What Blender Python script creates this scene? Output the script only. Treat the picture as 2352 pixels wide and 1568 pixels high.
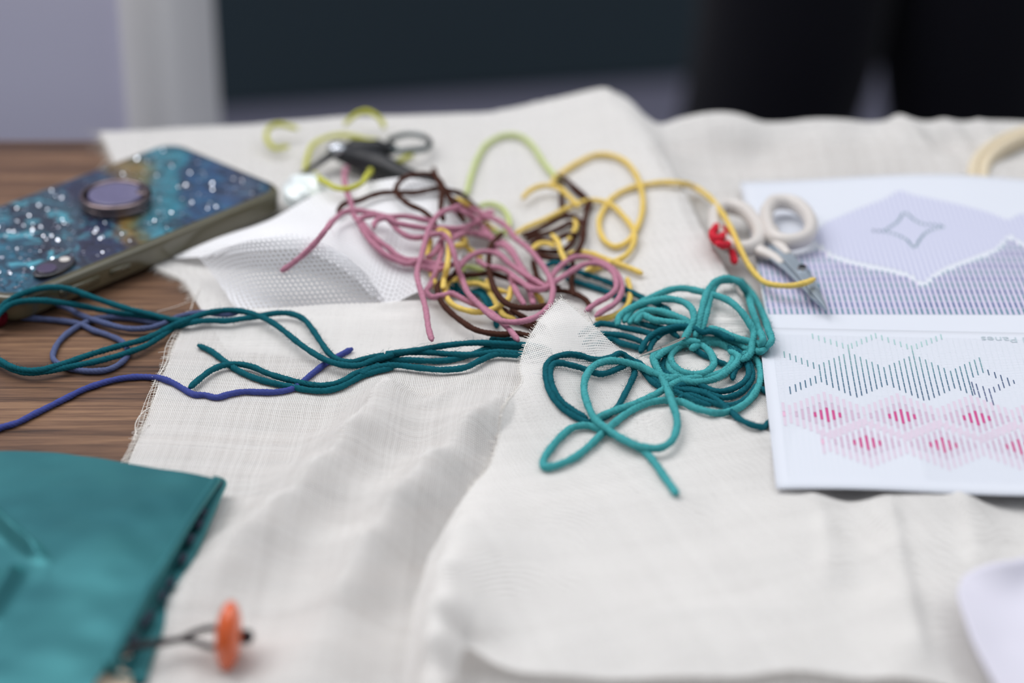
import bpy, bmesh, math, random
import numpy as np
from mathutils import Vector

random.seed(7)
RNG = np.random.default_rng(7)
scene = bpy.context.scene
for o in list(bpy.data.objects):
    bpy.data.objects.remove(o)

# ------------------------------------------------------------------ camera
TABLE = 0.74                       # table top height above the floor
CAM_H = 0.44                       # lens above the table top
PITCH = math.radians(27.8)
F_PX = 5476.0
CAM_Y = -CAM_H / math.tan(PITCH)
cam_data = bpy.data.cameras.new('camera')
cam = bpy.data.objects.new('camera', cam_data)
scene.collection.objects.link(cam)
cam.location = (0, CAM_Y, TABLE + CAM_H)
cam.rotation_euler = (math.pi / 2 - PITCH, 0, 0)
cam_data.sensor_width = 36
cam_data.lens = 36 * F_PX / 2352
cam_data.clip_start = 0.05
cam_data.dof.use_dof = True
cam_data.dof.focus_distance = 0.903
cam_data.dof.aperture_fstop = 3.9
scene.camera = cam

# ------------------------------------------------------------------ world and light
world = bpy.data.worlds.new('world')
scene.world = world
world.use_nodes = True
bg = world.node_tree.nodes['Background']
bg.inputs[0].default_value = (0.88, 0.93, 1.0, 1)
bg.inputs[1].default_value = 0.47


def area_light(name, loc, target, size, power, color):
    d = bpy.data.lights.new(name, 'AREA')
    d.shape = 'RECTANGLE'
    d.size, d.size_y = size
    d.energy = power
    d.color = color
    o = bpy.data.objects.new(name, d)
    scene.collection.objects.link(o)
    o.location = loc
    o.rotation_euler = (Vector(target) - Vector(loc)).to_track_quat('-Z', 'Y').to_euler()
    return o


area_light('window_light', (-0.85, 0.55, 2.4), (0.0, 0.05, 0.74), (2.0, 1.6), 53, (1.0, 0.985, 0.975))
area_light('fill_light', (0.9, 0.0, 2.9), (0, 0.1, 0.74), (2.0, 2.0), 24, (0.96, 0.98, 1.0))  # added soft fill from above right, no known lamp there

scene.view_settings.view_transform = 'Standard'
scene.view_settings.look = 'None'
scene.view_settings.exposure = -0.36
scene.view_settings.gamma = 1.0
scene.view_settings.use_curve_mapping = False
scene.cycles.transparent_max_bounces = 12

# ------------------------------------------------------------------ helpers
CP, SP = math.cos(PITCH), math.sin(PITCH)


def rays(px, py):
    u = (np.asarray(px, float) - 1176) / F_PX
    v = (784 - np.asarray(py, float)) / F_PX
    return np.stack([u, CP + v * SP, -SP + v * CP], -1)


def P(px, py, z=0.0):
    """point at height z (mm above the table top) seen at pixel px, py of the photograph"""
    d = rays(px, py)
    t = (CAM_H - np.asarray(z, float) * 1e-3) / -d[..., 2]
    p = d * t[..., None]
    p[..., 1] += CAM_Y
    p[..., 2] += TABLE + CAM_H
    return p


def P3(pts):
    a = np.array(pts, float)
    return P(a[:, 0], a[:, 1], a[:, 2])


def lin(r, g, b):
    f = lambda c: c / 255 / 12.92 if c <= 10.3 else ((c / 255 + 0.055) / 1.055) ** 2.4
    return (f(r), f(g), f(b), 1)


def spline(pts, n):
    """Catmull-Rom through pts (centripetal-ish by chord), n samples evenly by length"""
    pts = np.asarray(pts, float)
    if len(pts) == 2:
        t = np.linspace(0, 1, n)[:, None]
        return pts[0] * (1 - t) + pts[1] * t
    e = np.vstack([2 * pts[0] - pts[1], pts, 2 * pts[-1] - pts[-2]])
    out = []
    K = 24
    t = np.linspace(0, 1, K, endpoint=False)[:, None]
    for i in range(len(pts) - 1):
        p0, p1, p2, p3 = e[i:i + 4]
        d1 = max(np.linalg.norm(p1 - p0), 1e-9) ** .5
        d2 = max(np.linalg.norm(p2 - p1), 1e-9) ** .5
        d3 = max(np.linalg.norm(p3 - p2), 1e-9) ** .5
        m1 = (p1 - p0) / d1 - (p2 - p0) / (d1 + d2) + (p2 - p1) / d2
        m2 = (p2 - p1) / d2 - (p3 - p1) / (d2 + d3) + (p3 - p2) / d3
        m1, m2 = m1 * d2, m2 * d2
        h = 2 * t ** 3 - 3 * t ** 2 + 1
        out.append(h * p1 + (t ** 3 - 2 * t ** 2 + t) * m1 + (-2 * t ** 3 + 3 * t ** 2) * p2 + (t ** 3 - t ** 2) * m2)
    out.append(pts[-1:])
    c = np.vstack(out)
    L = np.concatenate([[0], np.cumsum(np.linalg.norm(np.diff(c, axis=0), axis=1))])
    s = np.linspace(0, L[-1], n)
    return np.stack([np.interp(s, L, c[:, k]) for k in range(c.shape[1])], 1)


def length(pts):
    return np.linalg.norm(np.diff(np.asarray(pts), axis=0), axis=1).sum()


class TPS:
    def __init__(self, xy, z, lam=1e-5):
        xy = np.asarray(xy, float) * 10
        self.c = xy
        n = len(xy)
        K = self.k(np.linalg.norm(xy[:, None] - xy[None], axis=2)) + lam * np.eye(n)
        Pm = np.hstack([np.ones((n, 1)), xy])
        A = np.block([[K, Pm], [Pm.T, np.zeros((3, 3))]])
        s = np.linalg.lstsq(A, np.concatenate([z, np.zeros(3)]), rcond=None)[0]
        self.w, self.a = s[:n], s[n:]

    @staticmethod
    def k(r):
        return np.where(r > 1e-9, r * r * np.log(np.maximum(r, 1e-9)), 0)

    def __call__(self, xy):
        xy = np.asarray(xy, float).reshape(-1, 2) * 10
        out = np.empty(len(xy))
        for i in range(0, len(xy), 20000):
            q = xy[i:i + 20000]
            r = np.linalg.norm(q[:, None] - self.c[None], axis=2)
            out[i:i + 20000] = self.k(r) @ self.w + self.a[0] + q @ self.a[1:]
        return out


def inside(xy, poly):
    x, y = xy[:, 0], xy[:, 1]
    r = np.zeros(len(xy), bool)
    px, py = poly[:, 0], poly[:, 1]
    j = len(poly) - 1
    for i in range(len(poly)):
        if py[i] != py[j]:
            hit = (py[i] > y) != (py[j] > y)
            r ^= hit & (x < (px[j] - px[i]) * (y - py[i]) / (py[j] - py[i]) + px[i])
        j = i
    return r


_wr = [(RNG.uniform(0, 2 * math.pi), 10 ** RNG.uniform(1.1, 1.75), RNG.uniform(0, 6.28)) for _ in range(22)]


def wrinkle(xy):
    z = np.zeros(len(xy))
    for a, wl, ph in _wr:
        k = 2 * math.pi / (wl * 1e-3)
        z += (wl / 40) * np.sin(k * (xy[:, 0] * math.cos(a) + xy[:, 1] * math.sin(a)) + ph + 1.3 * np.sin(17 * xy[:, 0] + 23 * xy[:, 1] + ph))
    return z / 5


LAYERS = []     # (name, polygon, height function in mm)


def add_layer(name, poly, fn, cell=2.0e-3):
    """register a surface; its height is sampled once on a grid so that look-ups stay cheap"""
    if len(poly) > 140:
        poly = poly[::int(math.ceil(len(poly) / 140))]
    lo, hi = poly.min(0) - 2 * cell, poly.max(0) + 2 * cell
    nx, ny = (np.ceil((hi - lo) / cell).astype(int) + 1)
    X, Y = np.meshgrid(lo[0] + cell * np.arange(nx), lo[1] + cell * np.arange(ny))
    Zg = fn(np.column_stack([X.ravel(), Y.ravel()])).reshape(ny, nx)

    def look(xy):
        gx = np.clip((xy[:, 0] - lo[0]) / cell, 0, nx - 1.001)
        gy = np.clip((xy[:, 1] - lo[1]) / cell, 0, ny - 1.001)
        ix, iy = gx.astype(int), gy.astype(int)
        fx, fy = gx - ix, gy - iy
        return (Zg[iy, ix] * (1 - fx) + Zg[iy, ix + 1] * fx) * (1 - fy) + (Zg[iy + 1, ix] * (1 - fx) + Zg[iy + 1, ix + 1] * fx) * fy
    LAYERS.append((name, poly, look))


def surface(xy, skip=(), only=None):
    xy = np.asarray(xy, float).reshape(-1, 2)
    z = np.zeros(len(xy))
    for name, poly, fn in LAYERS:
        if name in skip or (only is not None and name not in only):
            continue
        lo, hi = poly.min(0), poly.max(0)
        m = np.all((xy >= lo) & (xy <= hi), axis=1)
        if not m.any():
            continue
        idx = np.where(m)[0]
        idx = idx[inside(xy[idx], poly)]
        if len(idx):
            z[idx] = np.maximum(z[idx], fn(xy[idx]))
    return z


def on_surface(px, py, off, skip=()):
    """first place, coming from above, where the line of sight is off mm over what lies on the table"""
    px, py, off = np.asarray(px, float), np.asarray(py, float), np.asarray(off, float)
    z = np.full(len(px), 46.0)
    live = np.ones(len(px), bool)
    step = 0.8
    while live.any() and z.max() > 0:
        i = np.where(live)[0]
        xy = P(px[i], py[i], z[i])[:, :2]
        hit = z[i] <= surface(xy, skip) + off[i]
        live[i[hit]] = False
        j = i[~hit]
        z[j] -= step
        live[j[z[j] <= 0]] = False
    lo, hi = z.copy(), z + step
    for _ in range(5):
        m = (lo + hi) / 2
        h = m <= surface(P(px, py, m)[:, :2], skip) + off
        lo, hi = np.where(h, m, lo), np.where(h, hi, m)
    return P(px, py, np.maximum(lo, off))


# ---------------------------------------------------------- mesh and object helpers
def mesh_obj(name, verts, faces, mat=None, parent=None, smooth=True, uv=None, mats=None, fmat=None):
    me = bpy.data.meshes.new(name)
    verts = np.asarray(verts, float)
    me.from_pydata(verts.tolist(), [], faces if isinstance(faces, list) else faces.tolist())
    if uv is not None:
        lay = me.uv_layers.new(name='UVMap')
        li = np.empty(len(me.loops), np.int32)
        me.loops.foreach_get('vertex_index', li)
        lay.data.foreach_set('uv', np.asarray(uv, np.float32)[li].ravel())
    if mats:
        for m in mats:
            me.materials.append(m)
        me.polygons.foreach_set('material_index', np.asarray(fmat, np.int32))
    elif mat:
        me.materials.append(mat)
    if smooth:
        me.polygons.foreach_set('use_smooth', np.ones(len(me.polygons), bool))
    me.update()
    o = bpy.data.objects.new(name, me)
    scene.collection.objects.link(o)
    if parent:
        o.parent = parent
        o.matrix_parent_inverse = parent.matrix_basis.inverted()
    return o


def bm_obj(name, bm, mat, parent=None, smooth=False):
    me = bpy.data.meshes.new(name)
    bm.normal_update()
    bm.to_mesh(me)
    bm.free()
    me.materials.append(mat)
    if smooth:
        me.polygons.foreach_set('use_smooth', np.ones(len(me.polygons), bool))
    o = bpy.data.objects.new(name, me)
    scene.collection.objects.link(o)
    if parent:
        o.parent = parent
        o.matrix_parent_inverse = parent.matrix_basis.inverted()
    return o


def tag(o, label, cat, group=None):
    o['label'] = label
    o['category'] = cat
    if group:
        o['group'] = group
    return o


def thing(name, label, cat, loc, group=None):
    o = bpy.data.objects.new(name, None)
    o.empty_display_size = 0.02
    o.location = [float(v) for v in loc]
    scene.collection.objects.link(o)
    return tag(o, label, cat, group)


def structure(o):
    o['kind'] = 'structure'
    return o


def stuff(o):
    o['kind'] = 'stuff'
    return o


def grid_faces(n, m):
    i = np.arange(n - 1)[:, None] * m + np.arange(m - 1)[None]
    return np.stack([i, i + 1, i + m + 1, i + m], -1).reshape(-1, 4)


def frames(path):
    T = np.gradient(path, axis=0)
    T /= np.maximum(np.linalg.norm(T, axis=1), 1e-12)[:, None]
    N = np.empty_like(T)
    a = np.array([0, 0, 1.0]) if abs(T[0, 2]) < 0.9 else np.array([1.0, 0, 0])
    nrm = a - T[0] * a.dot(T[0])
    N[0] = nrm / np.linalg.norm(nrm)
    for i in range(1, len(T)):
        v = N[i - 1] - T[i] * N[i - 1].dot(T[i])
        N[i] = v / max(np.linalg.norm(v), 1e-12)
    return T, N, np.cross(T, N)


def tube_geo(path, radius, k=8, closed=False, flat=1.0, prof=None):
    """tube along path; radius scalar or per point; flat squashes the second axis"""
    path = np.asarray(path, float)
    n = len(path)
    T, N, B = frames(path)
    r = np.broadcast_to(np.asarray(radius, float), (n,))
    th = np.linspace(0, 2 * math.pi, k, endpoint=False)
    rr = r[:, None] * (prof if prof is not None else np.ones((n, k)))
    v = path[:, None] + rr[..., None] * (np.cos(th)[None, :, None] * N[:, None] * flat + np.sin(th)[None, :, None] * B[:, None])
    f = []
    i = np.arange(n - 1)[:, None] * k
    j = np.arange(k)[None]
    j2 = (j + 1) % k
    f = np.stack([i + j, i + j2, i + k + j2, i + k + j], -1).reshape(-1, 4).tolist()
    if closed:
        a = (n - 1) * k
        f += [[a + q, a + (q + 1) % k, (q + 1) % k, q] for q in range(k)]
    else:
        f += [list(range(k))[::-1], list(range((n - 1) * k, n * k))]
    return v.reshape(-1, 3), f


def tube(name, path, radius, mat, parent=None, k=8, closed=False, flat=1.0):
    v, f = tube_geo(path, radius, k, closed, flat)
    return mesh_obj(name, v, f, mat, parent)


def join_geo(parts):
    V, F, o = [], [], 0
    for v, f in parts:
        V.append(v)
        F += [[q + o for q in g] for g in f]
        o += len(v)
    return np.vstack(V), F


def prism(name, poly, z0, z1, mat, parent=None, bevel=0.0, seg=2):
    """extrude a world-xy polygon between heights z0, z1 (metres)"""
    bm = bmesh.new()
    vs = [bm.verts.new((p[0], p[1], z0)) for p in poly]
    fc = bm.faces.new(vs)
    r = bmesh.ops.extrude_face_region(bm, geom=[fc])
    for g in r['geom']:
        if isinstance(g, bmesh.types.BMVert):
            g.co.z = z1
    bmesh.ops.recalc_face_normals(bm, faces=bm.faces)
    if bevel:
        ed = [e for e in bm.edges if abs(e.verts[0].co.z - e.verts[1].co.z) < 1e-9]
        bmesh.ops.bevel(bm, geom=ed, offset=bevel, segments=seg, affect='EDGES', profile=0.5)
    return bm_obj(name, bm, mat, parent, smooth=False)


def box(name, lo, hi, mat, parent=None, bevel=0.0):
    bm = bmesh.new()
    bmesh.ops.create_cube(bm, size=1)
    for v in bm.verts:
        v.co = Vector([lo[k] + (v.co[k] + .5) * (hi[k] - lo[k]) for k in range(3)])
    if bevel:
        bmesh.ops.bevel(bm, geom=list(bm.edges), offset=bevel, segments=4, affect='EDGES', profile=0.5)
    return bm_obj(name, bm, mat, parent, smooth=bool(bevel))


# ------------------------------------------------------------------ materials
def new_mat(name):
    m = bpy.data.materials.new(name)
    m.use_nodes = True
    nt = m.node_tree
    return m, nt, nt.nodes['Principled BSDF']


def N(nt, kind, **kw):
    n = nt.nodes.new(kind)
    for k, v in kw.items():
        if k.startswith('i_'):
            n.inputs[int(k[2:])].default_value = v
        else:
            setattr(n, k, v)
    return n


def math_node(nt, op, a, b=None, c=None):
    n = nt.nodes.new('ShaderNodeMath')
    n.operation = op
    for i, v in enumerate((a, b, c)):
        if v is None:
            continue
        if hasattr(v, 'links'):
            nt.links.new(v, n.inputs[i])
        else:
            n.inputs[i].default_value = v
    return n.outputs[0]


def plain(name, col, rough=0.5, metal=0.0, coat=0.0, sheen=0.0, var=0.06, scale=60, spec=0.5):
    m, nt, b = new_mat(name)
    tc = N(nt, 'ShaderNodeTexCoord')
    no = N(nt, 'ShaderNodeTexNoise')
    no.inputs['Scale'].default_value = scale
    nt.links.new(tc.outputs['Object'], no.inputs['Vector'])
    hs = N(nt, 'ShaderNodeHueSaturation')
    hs.inputs['Color'].default_value = col
    nt.links.new(math_node(nt, 'MULTIPLY_ADD', no.outputs['Fac'], 2 * var, 1 - var), hs.inputs['Value'])
    nt.links.new(hs.outputs[0], b.inputs['Base Color'])
    b.inputs['Roughness'].default_value = rough
    b.inputs['Metallic'].default_value = metal
    b.inputs['Coat Weight'].default_value = coat
    b.inputs['Specular IOR Level'].default_value = spec
    b.inputs['Sheen Weight'].default_value = sheen
    return m


def weave_mat(name, col, pitch, gap0, gap1, hole=0.9, trans=0.25, bump=0.25, warp=0.4, slub=0.22):
    """woven cloth: threads with open gaps between them; UV is in millimetres"""
    m, nt, b = new_mat(name)
    L = nt.links.new
    uv = N(nt, 'ShaderNodeUVMap')
    no = N(nt, 'ShaderNodeTexNoise')
    no.inputs['Scale'].default_value = 0.12
    no.inputs['Detail'].default_value = 3
    L(uv.outputs[0], no.inputs['Vector'])
    vm = N(nt, 'ShaderNodeVectorMath', operation='SCALE')
    L(no.outputs['Color'], vm.inputs[0])
    vm.inputs['Scale'].default_value = warp * pitch[0] * 4
    va = N(nt, 'ShaderNodeVectorMath', operation='ADD')
    L(uv.outputs[0], va.inputs[0])
    L(vm.outputs[0], va.inputs[1])
    sp = N(nt, 'ShaderNodeSeparateXYZ')
    L(va.outputs[0], sp.inputs[0])
    ts, gaps = [], []
    for ax in (0, 1):
        s = math_node(nt, 'DIVIDE', sp.outputs[ax], pitch[ax])
        fr = math_node(nt, 'FRACT', s)
        t = math_node(nt, 'MULTIPLY', math_node(nt, 'ABSOLUTE', math_node(nt, 'SUBTRACT', fr, 0.5)), 2.0)
        wn = N(nt, 'ShaderNodeTexWhiteNoise', noise_dimensions='1D')
        L(math_node(nt, 'FLOOR', s), wn.inputs['W'])
        thick = math_node(nt, 'MULTIPLY', math_node(nt, 'SUBTRACT', wn.outputs['Value'], 0.5), slub)
        mr = N(nt, 'ShaderNodeMapRange', interpolation_type='SMOOTHSTEP')
        L(math_node(nt, 'ADD', t, thick), mr.inputs['Value'])
        mr.inputs['From Min'].default_value = gap0
        mr.inputs['From Max'].default_value = gap1
        ts.append(t)
        gaps.append(mr.outputs[0])
    hol = math_node(nt, 'MULTIPLY', math_node(nt, 'MULTIPLY', gaps[0], gaps[1]), hole)
    hx = math_node(nt, 'SUBTRACT', 1.0, math_node(nt, 'POWER', ts[0], 2.0))
    hy = math_node(nt, 'SUBTRACT', 1.0, math_node(nt, 'POWER', ts[1], 2.0))
    hgt = math_node(nt, 'MAXIMUM', hx, hy)
    bp = N(nt, 'ShaderNodeBump')
    bp.inputs['Strength'].default_value = bump
    bp.inputs['Distance'].default_value = pitch[0] * 0.25e-3
    L(hgt, bp.inputs['Height'])
    n2 = N(nt, 'ShaderNodeTexNoise')
    n2.inputs['Scale'].default_value = 0.03
    L(uv.outputs[0], n2.inputs['Vector'])
    hs = N(nt, 'ShaderNodeHueSaturation')
    hs.inputs['Color'].default_value = col
    L(math_node(nt, 'MULTIPLY_ADD', n2.outputs['Fac'], 0.08, 0.96), hs.inputs['Value'])
    df = N(nt, 'ShaderNodeBsdfDiffuse')
    tr = N(nt, 'ShaderNodeBsdfTranslucent')
    for q in (df, tr):
        L(hs.outputs[0], q.inputs['Color'])
        L(bp.outputs[0], q.inputs['Normal'])
    mx = N(nt, 'ShaderNodeMixShader')
    mx.inputs[0].default_value = trans
    L(df.outputs[0], mx.inputs[1])
    L(tr.outputs[0], mx.inputs[2])
    tp = N(nt, 'ShaderNodeBsdfTransparent')
    m2 = N(nt, 'ShaderNodeMixShader')
    L(hol, m2.inputs[0])
    L(mx.outputs[0], m2.inputs[1])
    L(tp.outputs[0], m2.inputs[2])
    L(m2.outputs[0], nt.nodes['Material Output'].inputs['Surface'])
    nt.nodes.remove(b)
    return m


def wood_mat():
    m, nt, b = new_mat('walnut')
    L = nt.links.new
    tc = N(nt, 'ShaderNodeTexCoord')
    mp = N(nt, 'ShaderNodeMapping')
    mp.inputs['Scale'].default_value = (1.0, 11, 4)
    L(tc.outputs['Object'], mp.inputs[0])
    n1 = N(nt, 'ShaderNodeTexNoise')
    n1.inputs['Scale'].default_value = 5
    n1.inputs['Detail'].default_value = 5
    n1.inputs['Distortion'].default_value = 0.8
    L(mp.outputs[0], n1.inputs[0])
    mp2 = N(nt, 'ShaderNodeMapping')
    mp2.inputs['Scale'].default_value = (1.3, 36, 4)
    L(tc.outputs['Object'], mp2.inputs[0])
    n2 = N(nt, 'ShaderNodeTexNoise')
    n2.inputs['Scale'].default_value = 14
    n2.inputs['Detail'].default_value = 6
    n2.inputs['Roughness'].default_value = 0.7
    n2.inputs['Distortion'].default_value = 0.3
    L(mp2.outputs[0], n2.inputs[0])
    mixv = math_node(nt, 'ADD', math_node(nt, 'MULTIPLY', n1.outputs['Fac'], 0.42), math_node(nt, 'MULTIPLY', n2.outputs['Fac'], 0.58))
    cr = N(nt, 'ShaderNodeValToRGB')
    e = cr.color_ramp.elements
    e[0].position, e[0].color = 0.36, lin(50, 36, 30)
    e[1].position, e[1].color = 0.66, lin(152, 118, 90)
    q = e.new(0.5)
    q.color = lin(108, 80, 62)
    L(mixv, cr.inputs[0])
    L(cr.outputs[0], b.inputs['Base Color'])
    bp = N(nt, 'ShaderNodeBump')
    bp.inputs['Strength'].default_value = 0.2
    bp.inputs['Distance'].default_value = 0.0004
    L(n2.outputs['Fac'], bp.inputs['Height'])
    L(bp.outputs[0], b.inputs['Normal'])
    b.inputs['Roughness'].default_value = 0.5
    b.inputs['Specular IOR Level'].default_value = 0.35
    return m


def yarn_mat(name, col):
    m, nt, b = new_mat(name)
    L = nt.links.new
    tc = N(nt, 'ShaderNodeTexCoord')
    no = N(nt, 'ShaderNodeTexNoise')
    no.inputs['Scale'].default_value = 700
    no.inputs['Detail'].default_value = 4
    L(tc.outputs['Object'], no.inputs[0])
    n2 = N(nt, 'ShaderNodeTexNoise')
    n2.inputs['Scale'].default_value = 25
    L(tc.outputs['Object'], n2.inputs[0])
    hs = N(nt, 'ShaderNodeHueSaturation')
    hs.inputs['Color'].default_value = col
    v = math_node(nt, 'MULTIPLY_ADD', no.outputs['Fac'], 0.5, 0.63)
    L(math_node(nt, 'ADD', v, math_node(nt, 'MULTIPLY', n2.outputs['Fac'], 0.25)), hs.inputs['Value'])
    L(hs.outputs[0], b.inputs['Base Color'])
    bp = N(nt, 'ShaderNodeBump')
    bp.inputs['Strength'].default_value = 0.5
    bp.inputs['Distance'].default_value = 0.0002
    L(no.outputs['Fac'], bp.inputs['Height'])
    L(bp.outputs[0], b.inputs['Normal'])
    b.inputs['Roughness'].default_value = 0.9
    b.inputs['Specular IOR Level'].default_value = 0.15
    b.inputs['Sheen Weight'].default_value = 0.25
    b.inputs['Sheen Roughness'].default_value = 0.5
    b.inputs['Sheen Tint'].default_value = col
    return m


def marble_mat():
    m, nt, b = new_mat('resin_marble')
    L = nt.links.new
    tc = N(nt, 'ShaderNodeTexCoord')
    n0 = N(nt, 'ShaderNodeTexNoise')
    n0.inputs['Scale'].default_value = 16
    n0.inputs['Detail'].default_value = 4
    L(tc.outputs['Object'], n0.inputs[0])
    vm = N(nt, 'ShaderNodeVectorMath', operation='SCALE')
    vm.inputs['Scale'].default_value = 0.075
    L(n0.outputs['Color'], vm.inputs[0])
    va = N(nt, 'ShaderNodeVectorMath', operation='ADD')
    L(tc.outputs['Object'], va.inputs[0])
    L(vm.outputs[0], va.inputs[1])
    sx = N(nt, 'ShaderNodeSeparateXYZ')
    L(va.outputs[0], sx.inputs[0])
    # bands run across the long axis (local x, metres)
    pos = math_node(nt, 'ADD', sx.outputs[0], math_node(nt, 'MULTIPLY', sx.outputs[1], -0.55))
    mr = N(nt, 'ShaderNodeMapRange')
    mr.inputs['From Min'].default_value = -0.075
    mr.inputs['From Max'].default_value = 0.125
    L(pos, mr.inputs['Value'])
    cr = N(nt, 'ShaderNodeValToRGB')
    stops = [(0.0, (30, 32, 50)), (0.10, (36, 58, 84)), (0.20, (42, 112, 140)), (0.27, (28, 42, 66)),
             (0.36, (60, 92, 112)), (0.42, (44, 50, 82)), (0.50, (36, 52, 88)), (0.55, (140, 112, 52)),
             (0.585, (108, 110, 76)), (0.63, (64, 130, 150)), (0.70, (44, 140, 164)), (0.74, (30, 72, 112)),
             (0.82, (44, 88, 136)), (0.89, (88, 96, 122)), (0.96, (40, 92, 124))]
    e = cr.color_ramp.elements
    e[0].position, e[0].color = stops[0][0], lin(*stops[0][1])
    e[1].position, e[1].color = stops[-1][0], lin(*stops[-1][1])
    for p_, c_ in stops[1:-1]:
        q = e.new(p_)
        q.color = lin(*c_)
    L(mr.outputs[0], cr.inputs[0])
    n2 = N(nt, 'ShaderNodeTexNoise')
    n2.inputs['Scale'].default_value = 160
    n2.inputs['Detail'].default_value = 6
    L(tc.outputs['Object'], n2.inputs[0])
    hs = N(nt, 'ShaderNodeHueSaturation')
    L(cr.outputs[0], hs.inputs['Color'])
    L(math_node(nt, 'MULTIPLY_ADD', n2.outputs['Fac'], 1.5, -0.02), hs.inputs['Value'])
    n3 = N(nt, 'ShaderNodeTexNoise')
    n3.inputs['Scale'].default_value = 110
    n3.inputs['Detail'].default_value = 5
    n3.inputs['Distortion'].default_value = 1.0
    L(va.outputs[0], n3.inputs[0])
    fl = N(nt, 'ShaderNodeMapRange')
    fl.inputs['From Min'].default_value = 0.56
    fl.inputs['From Max'].default_value = 0.66
    L(n3.outputs['Fac'], fl.inputs['Value'])
    left = N(nt, 'ShaderNodeMapRange')
    left.inputs['From Min'].default_value = 0.62
    left.inputs['From Max'].default_value = 0.25
    left.inputs['To Min'].default_value = 0.15
    left.inputs['To Max'].default_value = 0.85
    L(mr.outputs[0], left.inputs['Value'])
    mxc = N(nt, 'ShaderNodeMixRGB')
    mxc.inputs['Color2'].default_value = lin(84, 170, 190)
    L(math_node(nt, 'MULTIPLY', fl.outputs[0], left.outputs[0]), mxc.inputs['Fac'])
    L(hs.outputs[0], mxc.inputs['Color1'])
    dkr = N(nt, 'ShaderNodeMapRange')
    dkr.inputs['From Min'].default_value = 0.47
    dkr.inputs['From Max'].default_value = 0.36
    L(n3.outputs['Fac'], dkr.inputs['Value'])
    mxd = N(nt, 'ShaderNodeMixRGB')
    mxd.inputs['Color2'].default_value = lin(20, 22, 42)
    L(math_node(nt, 'MULTIPLY', dkr.outputs[0], 0.8), mxd.inputs['Fac'])
    L(mxc.outputs[0], mxd.inputs['Color1'])
    L(mxd.outputs[0], b.inputs['Base Color'])
    b.inputs['Roughness'].default_value = 0.35
    b.inputs['Coat Weight'].default_value = 0.25
    b.inputs['Coat Roughness'].default_value = 0.08
    return m


M = {}
M['muslin'] = weave_mat('muslin', lin(243, 241, 239), (0.68, 0.86), 0.43, 0.71, hole=0.97, trans=0.24)
M['canvas_back'] = weave_mat('canvas_back', lin(246, 246, 249), (2.1, 2.1), 0.66, 0.72, hole=1.0, trans=0.1, warp=0.05, slub=0.0, bump=0.4)
M['canvas'] = weave_mat('canvas', lin(242, 242, 246), (2.1, 2.1), 0.42, 0.50, hole=1.0, trans=0.05, warp=0.05, slub=0.0, bump=0.4)
M['walnut'] = wood_mat()
M['card'] = plain('card', lin(214, 212, 225), 0.75, var=0.01, spec=0.15)
M['paper'] = plain('paper', lin(214, 218, 228), 0.75, var=0.01, spec=0.15)
M['thread_white'] = plain('thread_white', lin(240, 236, 230), 0.9, spec=0.1)
M['black_plastic'] = plain('black_plastic', lin(22, 24, 30), 0.45)
M['steel'] = plain('steel', lin(196, 200, 208), 0.22, metal=1.0, var=0.03)
M['needle_steel'] = plain('needle_steel', lin(214, 205, 198), 0.28, metal=1.0, var=0.03)
M['dull_steel'] = plain('dull_steel', lin(158, 170, 182), 0.38, metal=0.35, var=0.05)
M['gunmetal'] = plain('gunmetal', lin(88, 98, 100), 0.25, metal=0.9)
M['ivory_plastic'] = plain('ivory_plastic', lin(214, 208, 204), 0.4, var=0.02)
M['dark_wall'] = plain('dark_wall', lin(40, 52, 58), 0.7, scale=4)
M['cabinet'] = plain('cabinet', lin(34, 50, 58), 0.6, scale=4)
M['floor'] = plain('floor', lin(112, 112, 132), 0.7, scale=8)
M['white_paint'] = plain('white_paint', lin(248, 246, 246), 0.5, var=0.01)
M['lavender'] = plain('lavender', lin(232, 230, 252), 0.55, var=0.01, scale=6)
M['trousers'] = plain('trousers', lin(17, 17, 24), 0.9, sheen=0.05, scale=30, spec=0.1)
M['skin'] = plain('skin', lin(196, 150, 125), 0.6)
M['hair'] = plain('hair', lin(30, 24, 22), 0.6)

# ------------------------------------------------------------------ room
floor = structure(box('floor', (-3.5, -3.0, -0.05), (4.0, 4.6, 0.0), M['floor']))
wall_back = structure(box('wall_back', (-3.5, 4.6, 0.0), (4.0, 4.7, 2.8), M['dark_wall']))

# pale post at the left, just past the table's far edge
def at_depth(px, py, depth):
    d = rays(px, py)
    p = d * depth
    return p + np.array([0, CAM_Y, TABLE + CAM_H])


pe = at_depth(427, 290, 1.30)
post = thing('upright_post', 'pale lavender panel with a white rounded edge standing behind the left end of the table', 'panel', (pe[0] - 0.2, pe[1] + .05, 0))
box('panel_face', (pe[0] - 0.46, pe[1] - 0.012, 0.0), (pe[0] - 0.024, pe[1] + 0.14, 1.35), M['lavender'], post, bevel=0.004)
box('edge_strip', (pe[0] - 0.029, pe[1] - 0.030, 0.0), (pe[0], pe[1] + 0.16, 1.35), M['white_paint'], post, bevel=0.0135)

# dark cabinet far behind on the grey floor
ca, cb = P(430, 266, -TABLE * 1000), P(1600, 186, -TABLE * 1000)
dv = (cb - ca) / np.linalg.norm(cb - ca)
nv = np.array([-dv[1], dv[0], 0])
cab = thing('dark_cabinet', 'long dark green cabinet low on the grey floor far behind the table', 'cabinet', (ca + cb) / 2)


def slab(name, a0, a1, d0, d1, z0, z1, mat, bev=0.004):
    q = [ca + dv * a + nv * d for a, d in ((a0, d0), (a1, d0), (a1, d1), (a0, d1))]
    return prism(name, [(p[0], p[1]) for p in q], z0, z1, mat, cab, bevel=bev)


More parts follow.
